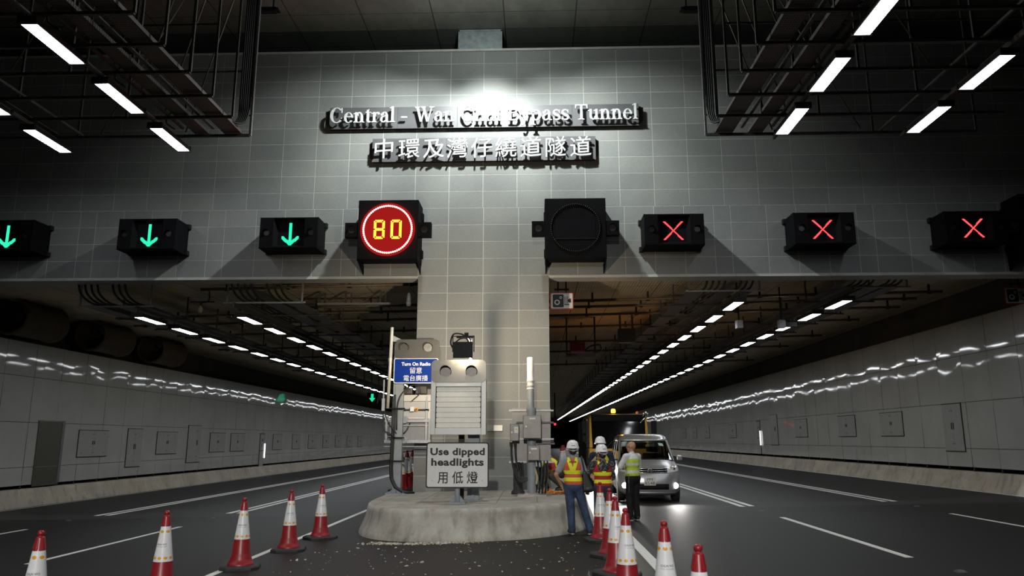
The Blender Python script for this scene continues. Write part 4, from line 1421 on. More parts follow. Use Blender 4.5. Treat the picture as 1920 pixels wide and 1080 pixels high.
def lit_panel(name):
    t = thing('emergency_point', 'x', 'cabinet')
    m = MB(); m.box(-.36, .36, -.012, .01, -.1, 1.85); m.build('frame', DARKM, t)
    m = MB(); m.box(-.33, .30, -.02, -.01, .86, 1.80); m.build('phone_door', LEAF, t)
    m = MB(); m.box(-.33, .30, -.02, -.01, -.08, .82); m.build('lower_door', LEAF, t)
    m = MB(); m.box(-.06, .10, -.026, -.02, 1.38, 1.52); m.box(-.1, -.02, -.026, -.02, 1.05, 1.25); m.build('symbol', plain('navy_symbol', (.01, .02, .09), .5), t)
    m = MB(); m.box(.36, .44, -.07, -.02, .42, 1.25); m.build('light_strip', glow('white_strip', (1, .97, 1), 1.6), t)
    return t


LX = -16.2 + .012; RX = 13.25 - .012
protoD = {}
NUM_L = 0


def place_cab(kind, side, ya, yb, z0, z1, label):
    w = round(abs(yb - ya), 2); key = (kind, round(w, 1), round(z0, 2), round(z1, 2))
    key = (kind, z0, z1, round(w * 2) / 2)
    x = LX if side == 'left' else RX
    rz = R(90) if side == 'left' else R(-90)
    loc = (x, (ya + yb) / 2, gz(x) + z0)
    if key not in protoD:
        protoD[key] = wall_cabinet(kind, w, z0, z1); o = protoD[key]; o.location = loc; o.rotation_euler = (0, 0, rz)
    else:
        o = dup(protoD[key], loc, rz)
    o['label'] = label; o['group'] = f'cabinets in the {side} tunnel wall'


i = 0
for (ya, yb) in ((26.55, 28.4), (32.2, 33.95), (37.5, 39.28), (40.1, 41.85), (46.55, 48.25), (50.3, 52.0), (53.9, 55.7), (57.6, 59.3), (61.2, 63.0), (65, 66.8), (69, 70.8)):
    place_cab('pair', 'left', ya, yb, 1.48, 2.40, f'wide two-door cabinet set in the white left tunnel wall, {ordw(i)} wide one from the portal'); i += 1
place_cab('pair', 'left', 29.8, 30.9, 1.02, 2.50, 'tall narrow two-door cabinet in the left tunnel wall between the first two wide ones')
place_cab('odd', 'left', 35.05, 36.4, 1.04, 2.73, 'tall service door rising above the panel joint of the left tunnel wall')
i = 0
for (ya, yb) in ((27.95, 29.75), (32.0, 33.9), (37.65, 39.55), (50.85, 52.9), (58.6, 60.8), (63.5, 65.3), (68, 69.8)):
    place_cab('pair', 'right', ya, yb, 1.63, 2.48, f'wide two-door cabinet set in the white right tunnel wall, {ordw(i)} wide one from the portal'); i += 1
place_cab('pair', 'right', 24.1, 25.2, 1.14, 2.60, 'tall narrow two-door cabinet in the right tunnel wall, nearest the portal')
place_cab('odd', 'right', 42.3, 43.65, 1.21, 2.84, 'tall service door rising above the panel joint of the right tunnel wall')
e = lit_panel('l'); e.location = (LX, 44.7, gz(LX) + .6); e.rotation_euler = (0, 0, R(90)); e['label'] = 'emergency point with an upright lit white strip on the left tunnel wall'
e2 = dup(e, (RX, 45.9, gz(RX) + .75), R(-90), 'emergency point with an upright lit white strip on the right tunnel wall')

# doorway in the left wall: flat dark panel painted as the shaded recess
t = struct(bpy.data.objects.new('door_1', None)); C.objects.link(t); t.location = (LX, 24.98, gz(LX))
m = MB(); x = .005
m.box(x, x + .012, -.68, .66, .60, 2.68); m.build('opening', plain('painted_doorway_shade', (.085, .08, .055), .5, var=.1), t)
m = MB(); m.box(x, x + .02, .56, .70, .66, 2.68); m.box(x, x + .016, -.7, .7, 2.66, 2.70); m.box(x + .012, x + .014, -.68, .56, 1.20, 1.22); m.build('jamb', plain('doorway_jamb', (.16, .16, .17), .5), t)
# ------------------------------------------------------------------ traffic cones
CONE_PROF = [(.185, .050), (.185, .075), (.168, .085), (.150, .14), (.134, .20), (.127, .215), (.112, .40), (.109, .41)]


def cone_r(z): return .108 - (z - .41) * (.108 - .052) / (.81 - .41)


def make_cone():
    t = thing('traffic_cone', 'x', 'cone')
    P = [(.29 * (1 if abs(a) < 1 else 1) * 1.0, 0) for a in ()]
    m = MB()
    s, c = .275, .17
    oct_ = [(s, -c), (s, c), (c, s), (-c, s), (-s, c), (-s, -c), (-c, -s), (c, -s)]
    vs = [(x, y, 0) for x, y in oct_] + [(x, y, .035) for x, y in oct_] + [(x * .94, y * .94, .052) for x, y in oct_]
    m.add(vs, [tuple(range(8))[::-1], tuple(range(16, 24))] + [(k * 8 + i, k * 8 + (i + 1) % 8, (k + 1) * 8 + (i + 1) % 8, (k + 1) * 8 + i) for k in (0, 1) for i in range(8)])
    m.build('base', RUB, t)
    m = MB()
    m.lathe(CONE_PROF, 28, cap=False)
    m.lathe([(.107, .40), (.050, .815)], 28, cap=False)
    m.lathe([(.056, .80), (.056, .812), (.052, .82), (.040, .925), (.036, .935), (.022, .94), (.022, .948), (.030, .955), (.033, .968), (.030, .982), (.018, .993), (0, .997)], 24, cap=False)
    for a in (0, PI / 2, PI, 3 * PI / 2):
        ca, sa = math.cos(a), math.sin(a)
        m.hexa([(ca * .05 - sa * .008, sa * .05 + ca * .008, .83), (ca * .05 + sa * .008, sa * .05 - ca * .008, .83), (ca * .060 + sa * .008, sa * .060 - ca * .008, .83), (ca * .060 - sa * .008, sa * .060 + ca * .008, .83)],
               [(ca * .036 - sa * .006, sa * .036 + ca * .006, .92), (ca * .036 + sa * .006, sa * .036 - ca * .006, .92), (ca * .043 + sa * .006, sa * .043 - ca * .006, .91), (ca * .043 - sa * .006, sa * .043 + ca * .006, .91)])
    m.build('body', REDP, t)
    m = MB()
    m.lathe([(cone_r(.41) + .004, .412), (cone_r(.81) + .004, .812)], 32, cap=False)
    for z, n in ((.455, 10), (.755, 6)):
        for k in range(n):
            a0 = 2 * PI * k / n + .35
            r = cone_r(z) + .0065; h = .0165
            vs = [(r * math.cos(a0), r * math.sin(a0), z)]
            for i in range(8):
                q = 2 * PI * i / 8 + .4
                zz = z + h * math.sin(q); aa = a0 + .023 * math.cos(q) / r; rr = cone_r(zz) + .0062
                vs.append((rr * math.cos(aa), rr * math.sin(aa), zz))
            m.add(vs, [(0, 1 + i, 1 + (i + 1) % 8) for i in range(8)], 1)
    sl = m.build('sleeve', [SLEEVE, AMBERPAD], t)
    for s_, z, w, bold in (('CHUN WO', .60, .125, .0), ('TUNNEL MANAGEMENT', .578, .14, -.001)):
        me = text_data(s_, .05, 0, bold); fit_text(me, w, .020 if s_ == 'CHUN WO' else .010)
        for v in me.vertices:
            zz = v.co.z + z; r = cone_r(zz) + .0058; a = -PI / 2 + v.co.x / r
            v.co = (r * math.cos(a), r * math.sin(a), zz)
        me.materials.clear(); me.materials.append(INK)
        o = bpy.data.objects.new('lettering', me); C.objects.link(o); o.parent = sl
    return t


cone = make_cone()
LBL = [
    ((-4.74, 7.35), 10, 'red and white cone cut by the bottom edge at the far left'),
    ((-4.50, 9.36), 0, 'cone with its base cut off, second in the left-hand line'),
    ((-4.33, 11.40), 16, 'whole red and white cone nearest the camera in the left-hand line'),
    ((-4.20, 13.18), 12, 'red and white cone between two others on the left lane line, fourth from the camera'),
    ((-4.10, 14.72), 44, 'red and white cone nearest the island in the left-hand line'),
]
for i, ((x, y), a, lab) in enumerate(LBL):
    o = cone if i == 0 else dup(cone, (0, 0, 0))
    o.location = (x, y, gz(x)); o.rotation_euler = (0, 0, R(a)); o['label'] = lab; o['group'] = 'cones along the left lane line'
for (x, y), a, lab in [((1.12, 13.75), 10, 'cone in front of the phoning man, farthest of the right-hand line'),
                       ((1.115, 11.95), 34, 'red and white cone half hidden in the right-hand line, second from the men'),
                       ((1.04, 10.35), 28, 'red and white cone in the middle of the right-hand line'),
                       ((0.975, 8.62), 24, 'red and white cone in front of its row on the right, base out of frame'),
                       ((1.17, 7.25), 4, 'red and white cone standing apart right of the edge line'),
                       ((1.15, 5.66), 20, 'cone of which only the red top shows at the bottom edge')]:
    dup(cone, (x, y, gz(x)), R(a), lab, 'cones along the right edge line')
for x, y, a, lab in ((-3.43, 19.45, 60, 'cone behind the left column on the island, leftmost of three'),
                     (-3.42, 20.25, 80, 'bright orange-red cone behind the left column, middle of three'),
                     (-3.42, 21.1, 30, 'cone against the pier behind the left column, rightmost of three')):
    dup(cone, (x, y, igz(x)), R(a), lab, 'cones behind the left column')
for x, y, lab in ((.86, 26.2, 'far cone beside the pier in the right tunnel, left of three'), (.93, 27.0, 'far cone beside the pier in the right tunnel, middle of three'), (1.0, 27.8, 'far cone beside the pier in the right tunnel, right of three')):
    dup(cone, (x, y, igz(x)), 0, lab, 'far cones beside the pier')

# road studs
sm = MB(); sm.box(-.06, .06, -.05, .05, -.01, .012); sm.box(-.045, .045, -.03, .03, .012, .024)
sme = sm.mesh('road_stud', plain('road_stud_casting', (.16, .15, .14), .5, .3, var=.3))
for x, y, lab in ((-11.65, 19.08, 'road stud in the far left lane gap'), (-8.0, 19.1, 'road stud left of the tallest whole cone'), (5.26, 18.41, 'road stud past the end of the right double line'),
                  (9.09, 18.91, 'road stud by the outer double line on the right'), (5.36, 10.2, 'road stud at the bottom right')):
    o = bpy.data.objects.new('road_stud', sme); C.objects.link(o); o.location = (x, y, gz(x)); tag(o, lab, 'road stud', 'road studs between the lane lines')

# litter on the road
def litter(name, label, n, fn, mats, seed):
    rr = random.Random(seed); m = MB()
    for _ in range(n):
        x, y, s = fn(rr)
        a = rr.uniform(0, PI); l = s * rr.uniform(.6, 1.6); w = s * rr.uniform(.3, .8)
        ca, sa = math.cos(a), math.sin(a); z = gz(x) + .002 + rr.uniform(0, .004)
        q = [(-l, -w), (l, -w * .7), (l * .8, w), (-l * .9, w * .8)]
        lo = [(x + ca * u - sa * v, y + sa * u + ca * v, z - .002) for u, v in q]
        hi = [(p[0], p[1], z + s * rr.uniform(.1, .7)) for p in lo]
        m.hexa(lo, hi, rr.randrange(len(mats)))
    return tag(m.build(name, mats), label, 'litter', kind='stuff')


CH = [plain('pale_chip', (.5, .47, .38), .7, var=.2), plain('tan_chip', (.34, .25, .11), .7, var=.3), plain('white_chip', (.62, .62, .60), .6)]
litter('litter', 'spilled pale chips heaped along the left foot of the island', 420, lambda r: (lambda t: (-2.95 + 1.9 * t + r.gauss(0, .10), 13.92 - .16 * math.sin(t * 3.2) + r.gauss(0, .07) - .06, r.uniform(.008, .024)))(r.random() ** 1.2), CH, 1)
litter('scattered_grit', 'small pale specks scattered over the asphalt before the island', 170, lambda r: (r.uniform(-3.8, .9), r.uniform(9.5, 13.8), r.uniform(.004, .016) * (1 if r.random() < .85 else 2)), CH, 2)
# ------------------------------------------------------------------ people
def cap(b, p0, r0, p1, r1, n=14):
    """tapered capsule"""
    p0 = Vector(p0); p1 = Vector(p1); d = p1 - p0; L = d.length
    d = d.normalized() if L > 1e-6 else Vector((0, 0, 1))
    u = d.orthogonal().normalized(); w = d.cross(u)
    rings = [(-r0, .02), (-r0 * .7, r0 * .71), (0, r0), (L, r1), (L + r1 * .7, r1 * .71), (L + r1, .02 * r1)]
    rings[0] = (-r0, .02 * r0)
    vs = []; fs = []
    for h, r in rings:
        for i in range(n):
            a = 2 * PI * i / n; vs.append(p0 + d * h + (u * math.cos(a) + w * math.sin(a)) * r)
    for j in range(len(rings) - 1):
        for i in range(n): fs.append((j * n + i, j * n + (i + 1) % n, (j + 1) * n + (i + 1) % n, (j + 1) * n + i))
    fs.append(tuple(range(n))[::-1]); fs.append(tuple(range(len(vs) - n, len(vs))))
    b.add(vs, fs, 0, True)


def ell(b, c, r, rot=(0, 0, 0)):
    old = b.M
    b.M = old @ Matrix.Translation(c) @ Euler(rot).to_matrix().to_4x4()
    b.ball((0, 0, 0), r, 18, 12)
    b.M = old


def fuse(b, name, mat, parent=None, voxel=.012, smooth=3, loc=None, rz=0.0, cut=None):
    me = b.mesh(name, mat)
    o = bpy.data.objects.new(name, me); C.objects.link(o)
    r = o.modifiers.new('r', 'REMESH'); r.mode = 'VOXEL'; r.voxel_size = voxel
    s = o.modifiers.new('s', 'SMOOTH'); s.factor = .5; s.iterations = smooth
    dg = bpy.context.evaluated_depsgraph_get()
    m2 = bpy.data.meshes.new_from_object(o.evaluated_get(dg))
    o.modifiers.clear(); o.data = m2
    m2.materials.clear()
    for mm in (mat if isinstance(mat, list) else [mat]): m2.materials.append(mm)
    for p in m2.polygons: p.use_smooth = True
    if cut:
        bm = bmesh.new(); bm.from_mesh(m2)
        bmesh.ops.delete(bm, geom=[v for v in bm.verts if cut(v.co)], context='VERTS')
        bm.to_mesh(m2); bm.free()
    if parent: o.parent = parent
    if loc: o.location = loc; o.rotation_euler = (0, 0, rz)
    return o


def hand(b, wrist, d, side, curl=.5, sz=1.0):
    """palm, four fingers and a thumb; d = direction of the hand, side = thumb side direction"""
    w = Vector(wrist); d = Vector(d).normalized(); s = Vector(side); s = (s - d * s.dot(d)).normalized(); n = d.cross(s)
    cap(b, w, .026 * sz, w + d * .03, .028 * sz, 10)
    for k in range(4):
        o = w + d * .02 + s * (.028 - .019 * k) * sz
        e = w + d * .085 * sz + s * (.032 - .021 * k) * sz
        cap(b, o, .0135, e, .0125, 8)
        L = (.040, .046, .042, .033)[k] * sz
        d1 = (d * math.cos(curl * .9) + n * math.sin(curl * .9)); d2 = (d * math.cos(curl * 1.9) + n * math.sin(curl * 1.9))
        p1 = e + d1 * L; p2 = p1 + d2 * L * .8
        cap(b, e, .0105, p1, .0098, 8); cap(b, p1, .0098, p2, .0085, 8)
    t0 = w + d * .025 + s * .026; t1 = t0 + (d * .6 + s * .75 + n * .25).normalized() * .04; t2 = t1 + (d * .9 + s * .2 + n * .4).normalized() * .032
    cap(b, t0, .0145, t1, .0115, 8); cap(b, t1, .0115, t2, .0095, 8)


def head(b, c, yaw=0.0, pitch=0.0):
    old = b.M
    b.M = old @ Matrix.Translation(c) @ Euler((pitch, 0, yaw)).to_matrix().to_4x4()
    ell(b, (0, -.012, .025), (.074, .094, .092)); ell(b, (0, .025, -.04), (.060, .068, .075)); ell(b, (0, .062, -.088), (.030, .024, .022))
    cap(b, (0, .088, .022), .010, (0, .108, -.018), .014, 8); ell(b, (0, .080, .035), (.05, .016, .012)); ell(b, (0, .083, -.055), (.024, .012, .010))
    for s in (-1, 1):
        ell(b, (s * .076, -.012, -.01), (.012, .022, .034), (0, 0, s * .3)); ell(b, (s * .038, .062, -.015), (.022, .022, .02))
    b.M = old


def cloth(name, c, rough=.85, var=.2, fold=.5, scale=7):
    t = NT(name); v = t.coord()
    n = t.noise(v, scale, 4, .6); w = t.noise(v, 6.5, 3, .55, (1, 1, .55)); f = t.noise(v, 300, 2)
    col = t.ramp(n, [(.3, tuple(x * (1 - var) for x in c)), (.7, tuple(min(1, x * (1 + var)) for x in c))])
    h = t.math('ADD', w, t.math('MULTIPLY', f, .03))
    return t.bsdf(col, rough, 0, t.bump(h, fold, .07), .25)


SKIN = plain('skin', (.42, .22, .13), .5, var=.08, scale=18)
HAIR = plain('black_hair', (.012, .010, .009), .55, var=.3, scale=40)
HELM = plain('white_helmet', (.80, .81, .82), .25, var=.02)
SHOE = plain('dark_trainer', (.025, .028, .04), .6, var=.3, scale=20)
SOLE = plain('pale_sole', (.45, .45, .45), .6)
DENIM = cloth('blue_denim', (.040, .062, .11), .85, .5, .75, 5)
DDENIM = cloth('dark_denim', (.028, .035, .055), .85, .4, .7)
BTROU = cloth('black_trousers', (.009, .009, .010), .8, .3, .6)
GTEE = cloth('grey_tee', (.26, .28, .30), .85, .1, .6)
WSHIRT = cloth('white_shirt', (.62, .63, .66), .8, .05, .6)
NAVY = cloth('navy_tee', (.012, .018, .04))
YELLOW = (.78, .80, .03)


def vest_mat(name, base, stripe, bands, vee=None, hw=.026, extra=None):
    t = NT(name); v = t.coord(); s = t.sep(v)
    n = t.noise(v, 14, 4)
    lo = tuple(x * .82 for x in base)
    c = t.ramp(n, [(.3, lo), (.7, base)])
    m = None
    for z, h in bands:
        k = t.math('LESS_THAN', t.math('ABSOLUTE', t.math('SUBTRACT', s[2], z)), h)
        m = k if m is None else t.math('MAXIMUM', m, k)
    if vee:
        x0, z0, x1, z1, sh = vee                    # from (x0,z0) low to (x1,z1) high
        sl = (x1 - x0) / (z1 - z0)
        line = t.math('ADD', t.math('MULTIPLY', t.math('SUBTRACT', s[2], z0), sl), x0)
        k = t.math('LESS_THAN', t.math('ABSOLUTE', t.math('SUBTRACT', t.math('ABSOLUTE', t.math('SUBTRACT', s[0], sh)), line)), hw)
        k = t.math('MULTIPLY', k, t.math('GREATER_THAN', s[2], z0 - .01))
        m = t.math('MAXIMUM', m, k)
    c = t.mix(m, c, stripe)
    if extra:
        z, h, col = extra
        c = t.mix(t.math('GREATER_THAN', s[2], z), c, col)
        c = t.mix(t.math('LESS_THAN', t.math('ABSOLUTE', t.math('SUBTRACT', s[2], h)), .03), c, col)
    return t.bsdf(c, .7, 0, t.bump(t.noise(v, 7, 3, .55, (1, 1, .6)), .55, .06), .3)


def helmet(parent, c, yaw=0, pitch=0, roll=0):
    m = MB()
    m.M = Matrix.Translation(c) @ Euler((pitch, roll, yaw)).to_matrix().to_4x4()
    prof = [(.122, -.012), (.126, -.004), (.118, .008), (.113, .03), (.105, .07), (.088, .105), (.06, .128), (.03, .138), (0, .140)]
    vs = []; n = 28; fs = []
    for r, z in prof:
        for i in range(n):
            a = 2 * PI * i / n
            k = 1.16 if z > .01 else (1.16 + .22 * max(0, math.sin(a)) ** 2 if r > .12 else 1.16)
            vs.append((r * math.cos(a), r * math.sin(a) * k, z))
    for j in range(len(prof) - 1):
        for i in range(n): fs.append((j * n + i, j * n + (i + 1) % n, (j + 1) * n + (i + 1) % n, (j + 1) * n + i))
    m.add(vs, fs, 0, True)
    m.add(vs[:n], [tuple(range(n))[::-1]])
    for q in (-.03, 0, .03): m.tube([(q, -.11, .085), (q, -.05, .132), (q, .05, .132), (q, .11, .085)], .009, 6)
    h = m.build('helmet', HELM, parent)
    m2 = MB(); m2.M = m.M
    m2.tube(spline([(-.10, -.06, -.01), (-.07, -.10, -.04), (0, -.115, -.05), (.07, -.10, -.04), (.10, -.06, -.01)], 4), .010, 6); m2.box(-.025, .025, -.135, -.105, -.065, -.035)
    m2.build('headband', plain('helmet_band', (.35, .36, .36), .6), h)
    m3 = MB(); m3.M = m.M
    m3.box(-.028, .028, -.128, -.122, .035, .05); m3.build('badge', plain('helmet_badge', (.03, .04, .12), .5), h)
    return h


def person(label, loc, rz, J, skin=SKIN, trousers=DENIM, shirt=GTEE, sleeves='short', vest=None, hair=True, helm=True, hyaw=0, hpitch=0, curl=(.5, .5), group=None, vz=(.90, 1.44)):
    """J: joints in metres, the figure facing +y"""
    b = MB()
    V = {k: Vector(v) for k, v in J.items()}
    pel, che, nk, hd = V['pelvis'], V['chest'], V['neck'], V['head']
    wa = (pel + che) / 2
    def torso(b, g=0.0, low=True):
        if low: ell(b, pel + Vector((0, 0, .02 if g else 0)), (.158 + g * .6, .108 + g, .115 + g), J.get('prot', (0, 0, 0)))
        ell(b, wa, (.140 + g, .098 + g, .16 + g), J.get('trot', (0, 0, 0)))
        ell(b, che, (.160 + g, .108 + g, .18 + g), J.get('trot', (0, 0, 0)))
        cap(b, V['ls'], .058 + g, V['rs'], .058 + g)
    torso(b)
    cap(b, che + (nk - che) * .6, .062, hd - (hd - nk) * .35, .050)
    head(b, hd, hyaw, hpitch)
    for s in ('l', 'r'):
        S_, E_, W_ = V[s + 's'], V[s + 'e'], V[s + 'w']
        cap(b, S_, .052, E_, .040); cap(b, E_, .040, W_, .028)
        dv = J.get(s + 'hd') or tuple((W_ - E_).normalized())
        sv = J.get(s + 'ht') or ((1, .3, 0) if s == 'l' else (-1, .3, 0))
        hand(b, W_, dv, sv, curl[0 if s == 'l' else 1])
        H_, K_, A_ = V[s + 'h'], V[s + 'k'], V[s + 'a']
        cap(b, H_, .085, K_, .055); cap(b, K_, .054, A_, .040)
        td = Vector(J.get(s + 't', (0, 1, 0))).normalized()
        cap(b, A_ + Vector((0, 0, -.035)), .038, A_ + td * .12 + Vector((0, 0, -.045)), .03)
    body = fuse(b, 'person', skin, None, .0085, 2, loc, rz)
    tag(body, label, 'person', group)
    # clothes
    b = MB()
    ell(b, pel + Vector((0, 0, -.015)), (.186, .138, .125), J.get('prot', (0, 0, 0))); cap(b, V['lh'] + Vector((0, 0, .03)), .112, V['rh'] + Vector((0, 0, .03)), .112)
    for s in ('l', 'r'):
        cap(b, V[s + 'h'], .102, V[s + 'k'], .078); cap(b, V[s + 'k'], .077, V[s + 'a'] + Vector((0, 0, .02)), .068); cap(b, V[s + 'a'] + Vector((0, .0, .03)), .072, V[s + 'a'] + Vector((0, .01, -.02)), .070)
    fuse(b, 'trousers', trousers, body, .013, 3)
    b = MB(); torso(b, .014, True)
    for s in ('l', 'r'):
        S_, E_, W_ = V[s + 's'], V[s + 'e'], V[s + 'w']
        if sleeves == 'short': cap(b, S_, .070, S_ + (E_ - S_) * .72, .064)
        else: cap(b, S_, .068, E_, .057); cap(b, E_, .056, W_ - (W_ - E_) * .06, .042)
    cap(b, che + (nk - che) * .75, .075, nk, .066)
    fuse(b, 'shirt', shirt, body, .013, 3)
    if vest:
        b = MB()
        ell(b, wa - Vector((0, 0, .06)), (.178, .135, .20), J.get('trot', (0, 0, 0)))
        ell(b, che, (.186, .136, .205), J.get('trot', (0, 0, 0)))
        cap(b, V['ls'] * .75 + V['rs'] * .25, .078, V['rs'] * .75 + V['ls'] * .25, .078)
        ell(b, pel + Vector((0, 0, .05)), (.182, .135, .11), J.get('prot', (0, 0, 0)))
        vo = fuse(b, 'safety_vest', vest, body, .012, 3, cut=(lambda c: c.z < vz[0] or c.z > vz[1]) if vz else None)
        sd = vo.modifiers.new('thickness', 'SOLIDIFY'); sd.thickness = .006
    for s in ('l', 'r'):
        A_ = V[s + 'a']; td = Vector(J.get(s + 't', (0, 1, 0))).normalized()
        b = MB(); cap(b, A_ + Vector((0, 0, -.02)) - td * .02, .050, A_ + td * .14 + Vector((0, 0, -.038)), .038); cap(b, A_ + Vector((0, 0, -.04)) - td * .025, .040, A_ + td * .16 + Vector((0, 0, -.045)), .034)
        sh = fuse(b, 'shoe', SHOE, body, .011, 2)
        b = MB(); cap(b, A_ + Vector((0, 0, -.068)) - td * .03, .036, A_ + td * .16 + Vector((0, 0, -.068)), .034)
        fuse(b, 'sole', SOLE, sh, .009, 1, cut=lambda c, z=A_.z - .062: c.z > z)
    if hair:
        b = MB(); b.M = Matrix.Translation(hd) @ Euler((hpitch, 0, hyaw)).to_matrix().to_4x4()
        ell(b, (0, -.022, .035), (.083, .097, .092)); ell(b, (0, -.055, -.03), (.066, .055, .055))
        fuse(b, 'hair', HAIR, body, .011, 2)
    if helm: helmet(body, hd + Vector((0, -.012, .055)), hyaw, hpitch + .06)
    return body


# 1: man seen from behind, hand on hip
H1 = dict(pelvis=(-.10, 0, .885), chest=(-.12, .0, 1.215), neck=(-.125, .0, 1.41), head=(-.11, .015, 1.535), ls=(-.275, 0, 1.345), rs=(.035, 0, 1.335),
          le=(-.435, -.05, 1.085), lw=(-.335, .06, .90), lhd=(.25, .25, -.85), lht=(0, 1, .3), re=(.125, -.02, 1.06), rw=(.15, .06, .83),
          lh=(-.185, 0, .85), lk=(-.165, .03, .47), la=(-.145, .0, .098), rh=(-.015, 0, .85), rk=(.085, .04, .47), ra=(.185, .0, .098), lt=(-.35, 1, 0), rt=(.25, 1, 0))
ORV = vest_mat('orange_vest', (.62, .135, .06), YELLOW, [(1.135, .034), (1.005, .034)], (.01, 1.15, .105, 1.46, -.12), .034)
G = 'people on the roadway'
p1 = person('man in helmet, orange vest and jeans, hand on hip beside the island', (.80, 14.62, gz(.8)), 0, H1, vest=ORV, hyaw=.05, vz=(.885, 1.425), group=G)
vs = p1.children
vest1 = [c for c in vs if c.name.startswith('safety_vest')][0]
from mathutils.bvhtree import BVHTree
bv = BVHTree.FromPolygons([v.co for v in vest1.data.vertices], [tuple(p.vertices) for p in vest1.data.polygons])
tx = put_text('AECOM', vest1, (0, 0, 0), .05, INK, w=.135, h=.034, extrude=0, bold=.002)
for v in tx.data.vertices:
    x, z = v.co.x - .12, v.co.z + 1.31
    hit = bv.ray_cast(Vector((x, -.6, z)), Vector((0, 1, 0)))
    v.co = (x, (hit[0].y if hit[0] else -.14) - .006, z)
t = thing('shoulder_bag', 'black shoulder bag hanging at the right side of the man in jeans', 'bag', (.80, 14.62, gz(.8)))
m = MB(); m.hexa([(.07, -.13, .79), (.285, -.11, .80), (.275, .10, .80), (.09, .08, .79)], [(.06, -.13, 1.14), (.13, -.12, 1.17), (.13, .06, 1.17), (.07, .05, 1.14)]); m.ball((.18, -.02, .82), (.11, .12, .06)); fuse(m, 'bag_body', plain('black_nylon', (.012, .012, .013), .5, var=.3), t, .012, 8)
m = MB(); m.tube(spline([(.02, .09, 1.28), (.045, .03, 1.415), (.06, -.07, 1.36), (.09, -.10, 1.2), (.11, -.075, 1.05)], 5), .017, 6); m.build('strap', CABLE, t)

# 2: man on the phone
H2 = dict(pelvis=(0, 0, .82), chest=(-.0, .0, 1.13), neck=(.0, .0, 1.325), head=(-.01, .03, 1.445), ls=(-.165, .02, 1.26), rs=(.165, -.01, 1.255),
          le=(-.265, .10, 1.08), lw=(-.185, .09, 1.29), lhd=(.45, -.15, .85), lht=(0, -.6, .3), re=(.215, .06, 1.0), rw=(-.02, .22, .96), rhd=(-1, .1, .1), rht=(0, .2, 1),
          lh=(-.085, 0, .80), lk=(-.105, .03, .45), la=(-.125, .0, .098), rh=(.085, 0, .80), rk=(.095, .04, .45), ra=(.10, .0, .098), lt=(-.3, 1, 0), rt=(.3, 1, 0))
HOOD = NT('patterned_hoodie')
v_ = HOOD.coord(); n_ = HOOD.noise(v_, 26, 3, .6)
HOODM = HOOD.bsdf(HOOD.ramp(n_, [(.5, (.018, .018, .02)), (.58, (.16, .17, .18))]), .85)
RDV = vest_mat('red_vest', (.40, .030, .028), YELLOW, [(1.075, .034), (.935, .034)], (.0, 1.10, .12, 1.36, 0), .03)
p2 = person('man in helmet, red vest and dark hoodie holding a phone to his ear', (1.285, 15.05, gz(1.28)), .12, H2, trousers=DDENIM, shirt=HOODM, sleeves='long', vest=RDV, hyaw=.25, hpitch=-.08, curl=(.9, .6), vz=(.845, 1.33), group=G)
m = MB(); cap(m, (0, -.01, 1.27), .07, (0, -.10, 1.20), .05); ell(m, (0, -.11, 1.21), (.12, .045, .10)); fuse(m, 'hood', HOODM, p2, .013, 3)
t = tag(MB().box(-.006, .006, -.035, .035, -.065, .065).build('mobile_phone', plain('blue_phone', (.03, .05, .12), .3), bev=.004), 'small dark phone held to the ear of the man in the red vest', 'phone')
t.location = (1.285 - .105 + .0, 15.05 + .055, gz(1.28) + 1.40); t.rotation_euler = (R(-12), R(8), .35)

# 3: man behind him, facing the camera
H3 = dict(pelvis=(0, 0, .93), chest=(0, 0, 1.27), neck=(0, 0, 1.475), head=(.02, .03, 1.60), ls=(-.185, 0, 1.40), rs=(.185, 0, 1.40),
          le=(-.26, .03, 1.13), lw=(-.18, .20, 1.02), re=(.26, .02, 1.13), rw=(.2, .2, 1.0), lh=(-.09, 0, .90), lk=(-.10, .03, .50), la=(-.11, 0, .098), rh=(.09, 0, .90), rk=(.10, .03, .50), ra=(.11, 0, .098))
p3 = person('man in helmet and navy shirt, mostly hidden behind the phoning man', (1.38, 16.35, gz(1.38)), PI - .15, H3, trousers=BTROU, shirt=NAVY, vest=vest_mat('yellow_vest', (.55, .56, .04), (.6, .05, .03), [(1.1, .03)]), vz=(.98, 1.50), group=G)

# 4: bald man with folded arms
H4 = dict(pelvis=(0, 0, .89), chest=(0, .0, 1.225), neck=(0, .01, 1.42), head=(.0, .03, 1.555), ls=(-.18, .01, 1.35), rs=(.18, .01, 1.35),
          le=(-.275, .10, 1.12), lw=(-.02, .235, 1.125), lhd=(1, .05, .1), lht=(0, 0, 1), re=(.275, .09, 1.11), rw=(.02, .21, 1.09), rhd=(-1, .1, .1), rht=(0, 0, 1),
          lh=(-.085, 0, .86), lk=(-.09, .03, .48), la=(-.095, 0, .098), rh=(.085, 0, .86), rk=(.09, .03, .48), ra=(.095, 0, .098), lt=(-.3, 1, 0), rt=(.3, 1, 0))
LIME = vest_mat('lime_vest', (.50, .66, .05), (.62, .64, .62), [(1.03, .03), (1.19, .028)], None, .03, (1.30, 5.0, (.62, .64, .62)))
p4 = person('bald man in lime vest and black trousers, arms folded, by the silver van', (2.09, 16.85, gz(2.09)), .62, H4, trousers=BTROU, shirt=WSHIRT, sleeves='long', vest=LIME, hair=False, helm=False, hyaw=.55, vz=(.94, 1.44), group=G)
b = MB(); b.M = Matrix.Translation((0, .03, 1.555)) @ Euler((0, 0, .55)).to_matrix().to_4x4()
